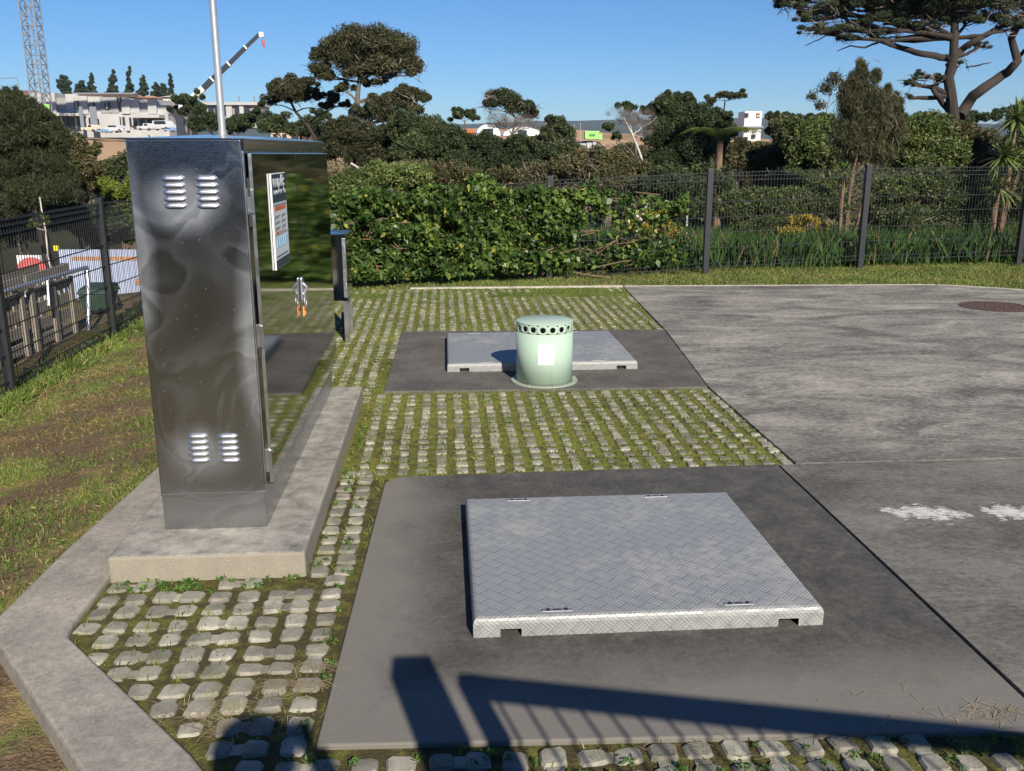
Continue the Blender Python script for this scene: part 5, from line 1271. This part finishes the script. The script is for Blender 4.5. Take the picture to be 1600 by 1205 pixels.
for (u0, u1, v0, v1) in ((90, 107, 183, 202), (111, 131, 184, 203), (141, 151, 184, 200), (189, 195, 183, 195), (204, 213, 184, 197), (220, 240, 186, 198), (243, 256, 187, 197), (184, 191, 152, 160), (142, 148, 160, 172), (118, 124, 158, 171), (165, 172, 160, 170)):
    w = site_box(b1, u0, u1, v0, v1, DS, .3, M_win, 'window', -.32)
    c = site_box(b1, (u0+u1)/2-.4, (u0+u1)/2+.4, v0, v1, DS, .1, M_pc, 'mullion', -.45); 
for u_ in (139, 155, 160): site_box(b1, u_, u_+1.4, 168, 205, DS, .15, M_steel, 'prop', -2.4-u_*.002)
b2 = site_root('apartment_building', 'grey shell of a building behind the mast with dark openings', 330, 165)
site_box(b2, 312, 402, 164, 200, 165, 8, M_pc2, 'wall'); site_box(b2, 310, 404, 160, 164.5, 165, 9, M_pc, 'roof_slab', -.8)
for u0 in (316, 327, 337, 346, 368, 383): site_box(b2, u0, u0+7, 166, 180, 165, .3, M_win, 'window', -.33)
for u0, w_ in ((355, 8), (376, 5)): site_box(b2, u0, u0+w_, 164.6, 184, 165, .4, M_pc, 'wall_panel', -.45)
for u0 in (318, 345, 372, 396): site_box(b2, u0, u0+.8, 150, 160, 165, .15, M_steel, 'scaffold_pole', .3)
def house(name, label, u0, u1, vt, ve, vb, D, wm, rm, cat='house', group='houses on the rise'):
    r_ = site_root(name, label, (u0+u1)/2, D, cat, group); a = P(u0, vb, D); b = P(u1, ve, D); t_ = P((u0+u1)/2, vt, D); d = Vector((b.x-a.x, b.y-a.y)); L = d.length; d.normalize(); n = Vector((-d.y, d.x)); dp = 7
    c0 = Vector((a.x, a.y)); q = [c0, c0+d*L, c0+d*L+n*dp, c0+n*dp]; pp(MB().prism([(p_.x, p_.y) for p_ in q], a.z, b.z).build('wall', wm), r_)
    e = .5; q = [c0-d*e-n*e, c0+d*(L+e)-n*e, c0+d*(L+e)+n*(dp+e), c0-d*e+n*(dp+e)]; r1 = c0+n*dp/2+d*1.5; r2 = c0+n*dp/2+d*(L-1.5)
    m = MB(); m.add([(p_.x, p_.y, b.z+.003) for p_ in q]+[(r1.x, r1.y, t_.z), (r2.x, r2.y, t_.z)], [(3, 2, 1, 0), (0, 1, 5, 4), (1, 2, 5), (2, 3, 4, 5), (3, 0, 4)]); pp(m.build('roof', rm), r_)
    k = max(2, int((u1-u0)/14))
    for i in range(k):
        uu = u0+(u1-u0)*(i+.3)/k; site_box(r_, uu, uu+(u1-u0)/k*.4, ve+(vb-ve)*.25, ve+(vb-ve)*.6, D, .2, M_win, 'window', -.22)
house('house', 'brown roofed house left of the lattice tower', 8, 54, 139, 149, 200, 158, plain('pink brown brick', (.34, .20, .15), .9), M_roofb)
house('house', 'salmon roofed house peeping over the right end of the white building', 216, 240, 148, 153, 175, 180, M_sal, plain('salmon roof', (.50, .27, .17), .8))
house('house', 'cream gabled house below the conifers', 256, 268, 146, 152, 172, 175, plain('cream wall', (.66, .63, .52), .8), plain('pale roof', (.5, .48, .42), .8))
house('house', 'tan roofed house seen through the limbs of the flat crowned tree', 424, 466, 190, 203, 228, 100, plain('tan brick', (.50, .36, .24), .85), plain('tan roof', (.42, .28, .18), .8))
# white tower block right of centre
tb = site_root('tower_block', 'white panelled tower block with dark and red openings right of centre', 1175, 140)
site_box(tb, 1160, 1191, 174, 240, 140, 4, plain('white render', (.60, .59, .58), .7, var=.04), 'wall')
for (u0, u1, v0, v1, mt) in ((1162, 1169, 177, 183, M_win), (1182, 1188, 176, 178, M_sal), (1182, 1188, 180, 183, M_sal), (1162, 1169, 200, 206, M_win), (1176, 1182, 203, 206, M_sal), (1174, 1180, 210, 216, M_win), (1162, 1168, 214, 219, M_win)):
    site_box(tb, u0, u1, v0, v1, 140, .25, mt, 'window', -.28)
site_box(tb, 1159, 1192, 197.5, 199.5, 140, .5, M_steel, 'ledge', -.45)
sh_ = site_root('site_shed', 'small flat white shed left of the tower block', 1137, 120, 'shed'); site_box(sh_, 1132, 1142, 202, 212, 120, 2, M_sw, 'wall'); site_box(sh_, 1131.5, 1142.5, 200.7, 201.95, 120, 2.4, M_pc, 'roof', -.2)
# orange skip and white tents
sk = site_root('skip', 'orange skip bin beside the white site tent', 732, 95, 'skip'); a = P(726, 214, 95); b = P(741, 203, 95); m = MB()
m.add([(a.x+.2, a.y, a.z), (b.x-.2, a.y, a.z), (b.x-.2, a.y+1.4, a.z), (a.x+.2, a.y+1.4, a.z), (a.x, a.y-.1, b.z), (b.x, a.y-.1, b.z), (b.x, a.y+1.6, b.z), (a.x, a.y+1.6, b.z)], [(3,2,1,0),(0,1,5,4),(1,2,6,5),(2,3,7,6),(3,0,4,7)]); pp(m.build('body', plain('orange steel', (.72, .20, .06), .5)), sk)
pp(MB().beam((a.x, a.y-.12, b.z), (b.x, a.y-.12, b.z), .08, .1).build('rim', plain('orange rim', (.6, .16, .05), .5)), sk)
def tent(u0, u1, vt, vb, D, lab):
    r_ = site_root('site_tent', lab, (u0+u1)/2, D, 'tent', 'white domed site tents'); a = P(u0, vb, D); b = P(u1, vb, D); t_ = P((u0+u1)/2, vt, D); m = MB(); K = 14; dp = 4; vs = []
    for y in (0, dp):
        for k in range(K+1):
            th = PI*k/K; vs.append(((a.x+b.x)/2-(b.x-a.x)/2*math.cos(th), (a.y+b.y)/2+y, a.z+(t_.z-a.z)*math.sin(th)))
    m.add(vs, [(k, k+1, k+K+2, k+K+1) for k in range(K)]+[tuple(range(K, -1, -1)), tuple(range(K+1, 2*K+2))]); pp(m.build('canopy', M_sw, smooth=True), r_)
    c = P((u0+u1)/2, vb-2, D); pp(MB().box((c.x-.5, a.y-.35, a.z), (c.x+.5, a.y-.30, a.z+(t_.z-a.z)*.6)).build('doorway', M_win), r_)
tent(744, 782, 194, 212, 96, 'white domed site tent beside the orange skip'); tent(786, 846, 198, 212, 104, 'low wide white site tent behind the bare twigs')
# lime green container, pale retaining blocks, posts
lc = site_root('container', 'lime green site container on orange earth right of centre', 930, 118, 'container')
M_lime = plain('lime paint', (.28, .72, .14), .5, var=.05)
site_box(lc, 914.5, 936, 206, 217, 118, 2.4, M_lime, 'body'); site_box(lc, 936.05, 941, 209, 218, 118, 2.2, M_lime, 'nose', .05)
site_box(lc, 921, 930, 209.5, 212.5, 118, .1, plain('dark green print', (.06, .22, .06), .5), 'lettering_panel', -.12); site_box(lc, 913.9, 936.6, 204.9, 205.97, 118, 2.6, plain('pale lime', (.45, .75, .3), .5), 'roof', -.08)
for i, (u0, u1, v0, v1) in enumerate(((906, 916, 224, 234), (917, 925, 223, 235), (926, 932, 222, 237), (933, 944, 226, 236))):
    w = site_root('concrete_block', ('pale concrete block at the left end of the row below the lime container', 'second pale concrete block from the left below the lime container', 'tallest pale concrete block below the lime container', 'wide pale concrete block at the right end of the row below the lime container')[i], (u0+u1)/2, 100, 'block', 'pale concrete blocks below the lime container')
    site_box(w, u0, u1, v0, v1, 100, 1, M_pc, 'block_body')
for i, (u_, v0, v1) in enumerate(((897, 195, 216), (907, 194, 214), (949.5, 163, 205))):
    w = site_root('site_pole', ('short pale pole left of the lime container', 'pale pole closest to the lime container', 'tall thin dark pole right of the lime container')[i], u_, 112, 'pole', 'poles on the building site'); site_box(w, u_-.5, u_+.5, v0, v1+8, 112, .08, M_pc if i < 2 else M_steel, 'shaft'); site_box(w, u_-.9, u_+.9, v0-1, v0, 112, .15, M_steel, 'cap')
# lime banner by the tower
bn2 = site_root('banner', 'lime green banner at the foot of the lattice tower', 70, 118, 'banner'); site_box(bn2, 65, 76, 163, 174, 118, .12, M_lime, 'cloth'); site_box(bn2, 64.2, 64.9, 160, 205, 118, .12, M_steel, 'pole')
# lattice tower crane mast
D_ = 122; tc = site_root('lattice_tower', 'tall grey steel lattice crane mast rising out of the top left corner', 64, D_, 'crane'); base = P(63, 150, D_); hw = P(75.5, 150, D_).x-base.x; hw = abs(hw)*.86
cx, cy = base.x, base.y; z0 = Hs(cx, cy); z1 = 27
for a, b in ((-1, -1), (1, -1), (1, 1), (-1, 1)): pp(MB().beam((cx+a*hw, cy+b*hw, z0), (cx+a*hw, cy+b*hw, z1), .16).build('chord', M_steel), tc)
m = MB(); z = z0; st_ = 1.15; k = 0
cr_ = [(-1, -1), (1, -1), (1, 1), (-1, 1)]
while z < z1-st_:
    for i in range(4):
        a = cr_[i]; b = cr_[(i+1) % 4]
        if k % 2: a, b = b, a
        m.beam((cx+a[0]*hw, cy+a[1]*hw, z), (cx+b[0]*hw, cy+b[1]*hw, z+st_), .085); m.beam((cx+a[0]*hw, cy+a[1]*hw, z), (cx+b[0]*hw, cy+b[1]*hw, z), .06)
    z += st_; k += 1
pp(m.build('lattice', M_steel), tc)
pp(MB().tube([(cx+.1, cy, z0), (cx+.1, cy, z1)], .06, 6).build('ladder', M_steel), tc)
m = MB(); m.beam((cx-14, cy, z1+.4), (cx+30, cy, z1+.4), .8, .9); pp(m.build('jib', M_steel), tc); pp(MB().box((cx-1.3, cy-1.3, z1-1.2), (cx+1.3, cy+1.3, z1)).build('cab', M_pc), tc)
# mobile crane
D_ = 110; mc = site_root('mobile_crane', 'mobile crane with a long dark telescopic boom behind the mast', 300, D_, 'crane'); M_boom = plain('dark boom steel', (.03, .035, .045), .4)
A = P(304, 150, D_); B = P(318, 138, D_); Cc = P(332, 124, D_); Dd = P(358, 100, D_); Ee = P(384, 74, D_); Ff = P(407, 52, D_)
low_ = P(280, 172, D_)
pp(MB().beam(low_, B, .62, .62).build('boom_base', M_sw), mc)
for a, b, w in ((B, Cc, .56), (Cc, Dd, .50), (Dd, Ee, .42), (Ee, Ff, .34)): pp(MB().beam(a, b, w, w).build('boom_section', M_boom), mc)
for a, w in ((Cc, .66), (Dd, .58), (Ee, .50)):
    d = (Ff-B).normalized(); pp(MB().beam(a-d*.08, a+d*.08, w, w).build('collar', M_sw), mc)
pp(MB().beam(Ff-(Ff-B).normalized()*.2, Ff+Vector((.35, 0, -.15)), .42, .5).build('boom_head', M_sw), mc)
hk = P(411, 62, D_); pp(MB().tube([Ff+Vector((.35, 0, -.1)), (hk.x, hk.y, hk.z)], .03, 5).build('cable', M_steel), mc); pp(MB().tube([(hk.x, hk.y, hk.z), (hk.x, hk.y, hk.z-.5), (hk.x+.15, hk.y, hk.z-.75), (hk.x+.02, hk.y, hk.z-.9)], [.16, .16, .07, .04], 8).build('hook', M_red), mc)
gg = Hs(low_.x, low_.y); pp(MB().box((low_.x-3, low_.y-1.3, gg+.9), (low_.x+3.5, low_.y+1.3, gg+2.2)).build('carrier', M_sw, bevel=.1), mc); pp(MB().box((low_.x-4.6, low_.y-1.2, gg+.7), (low_.x-3.05, low_.y+1.2, gg+2.9)).build('cab', M_sw, bevel=.15), mc); pp(MB().beam((low_.x, low_.y, gg+2.2), low_, .8, .8).build('turret', M_boom), mc)
for q_ in (-3.6, -1.8, 1.2, 2.6):
    for s_ in (-1.2, 1.2): pp(MB().tube([(low_.x+q_, low_.y+s_-.15, gg+.5), (low_.x+q_, low_.y+s_+.15, gg+.5)], .5, 14).build('wheel', M_gasket), mc)
# street lamp far left
lp_ = site_root('street_lamp', 'thin street lamp with a long arm at the far left skyline', 27, 130, 'lamp'); a = P(27, 122, 130); b = P(-6, 122.5, 130)
pp(MB().tube([(a.x, a.y, Hs(a.x, a.y)), a], .08, 8).build('pole', M_steel), lp_); pp(MB().tube([a, b], .06, 6).build('arm', M_steel), lp_); pp(MB().box((b.x-.5, b.y-.15, b.z-.08), (b.x+.3, b.y+.15, b.z+.06)).build('lamp_head', M_steel, bevel=.03), lp_)
# parked vehicles in front of the white building
M_carw = plain('white car paint', (.58, .58, .58), .25, var=.02); M_carb = plain('pale blue car paint', (.25, .38, .55), .3, var=.05); M_glass = plain('tinted glass', (.02, .025, .03), .08)
def vehicle(u, vb, D, Lpx_, kind, mat, lab):
    g = P(u, vb, D); L = Lpx_*px(D); W = 1.8; s_ = L/4.6; r_ = empty('parked_car' if kind != 'van' else 'parked_van', lab, 'car' if kind != 'van' else 'van', 'vehicles parked at the building site', (g.x, g.y, g.z), R(-24))
    prof = {'car': [(-2.3, .35), (-2.3, .75), (-2.1, .95), (-1.4, 1.0), (1.0, 1.0), (2.1, .88), (2.3, .7), (2.3, .35)], 'ute': [(-2.5, .4), (-2.5, 1.05), (-.5, 1.08), (1.2, 1.08), (2.2, .98), (2.4, .8), (2.4, .4)], 'van': [(-2.4, .4), (-2.4, 1.1), (1.7, 1.1), (2.3, 1.0), (2.4, .7), (2.4, .4)]}[kind]
    cabp = {'car': [(-1.9, .98), (-1.2, 1.45), (.3, 1.48), (1.1, 1.0)], 'ute': [(-.7, 1.07), (-.5, 1.72), (.6, 1.75), (1.3, 1.08)], 'van': [(-2.38, 1.1), (-2.3, 1.95), (1.0, 1.98), (1.8, 1.1)]}[kind]
    def ext(pf, w, nm, mt, par_, x0=0):
        n = len(pf); m = MB(); m.add([(x*s_, -w/2, z*s_) for x, z in pf]+[(x*s_, w/2, z*s_) for x, z in pf], [tuple(range(n)), tuple(range(2*n-1, n-1, -1))]+[(i, i+n, (i+1) % n+n, (i+1) % n) for i in range(n)]); return m.build(nm, mt, par_)
    bd = ext(prof, W, 'body', mat, r_); ext(cabp, W*.9, 'cabin', mat, r_)
    zs = cabp[0][1]; zt2 = max(z for x, z in cabp); xa = cabp[0][0]+.35; xb = cabp[-1][0]-.35
    ext([(xa, zs+.06), (xa+.25, zt2-.1), (xb-.35, zt2-.1), (xb, zs+.06)], W*.9+.03, 'window', M_glass, r_)
    for x in (-1.45, 1.45):
        for y in (-W/2+.05, W/2-.05): w = MB().tube([(x*s_, y-.12, .33*s_), (x*s_, y+.12, .33*s_)], .34*s_, 14).build('wheel', M_gasket, r_); MB().tube([(x*s_, y-.13, .33*s_), (x*s_, y+.13, .33*s_)], .18*s_, 10).build('rim', M_galv, w)
    for y in (-.65, .65): MB().box((2.28*s_, y-.15, .68*s_), (2.34*s_, y+.15, .8*s_)).build('headlight', M_glass, r_)
vehicle(185, 207.5, 138, 34, 'car', M_carw, 'white car parked left of centre before the white building')
vehicle(233, 204, 140, 26, 'ute', M_carw, 'white pickup parked between the white car and the van')
vehicle(258, 203, 142, 30, 'van', M_carw, 'white van parked at the right end of the row')
vehicle(270, 206, 134, 18, 'car', M_carb, 'pale blue car parked in front of the white van')
vehicle(163, 207.5, 137, 16, 'car', M_carb, 'small dark blue car tucked behind the white car on its left')
vehicle(146, 206, 140, 26, 'ute', plain('cream truck paint', (.62, .56, .42), .4), 'cream pickup at the left end of the parked row')

# ------------------------------------------------------------------ the air
hz = MB().box((-2500, -40, -60), (2500, 6500, 160)).build('haze'); hz['kind'] = 'stuff'
hm_ = bpy.data.materials.new('haze air'); hm_.use_nodes = True; nn = hm_.node_tree.nodes; nn.remove(nn['Principled BSDF'])
pv = nn.new('ShaderNodeVolumePrincipled'); pv.inputs['Color'].default_value = (.80, .88, 1.0, 1); pv.inputs['Density'].default_value = .00010; pv.inputs['Anisotropy'].default_value = 0.0
hm_.node_tree.links.new(pv.outputs[0], nn['Material Output'].inputs['Volume']); hz.data.materials.append(hm_)
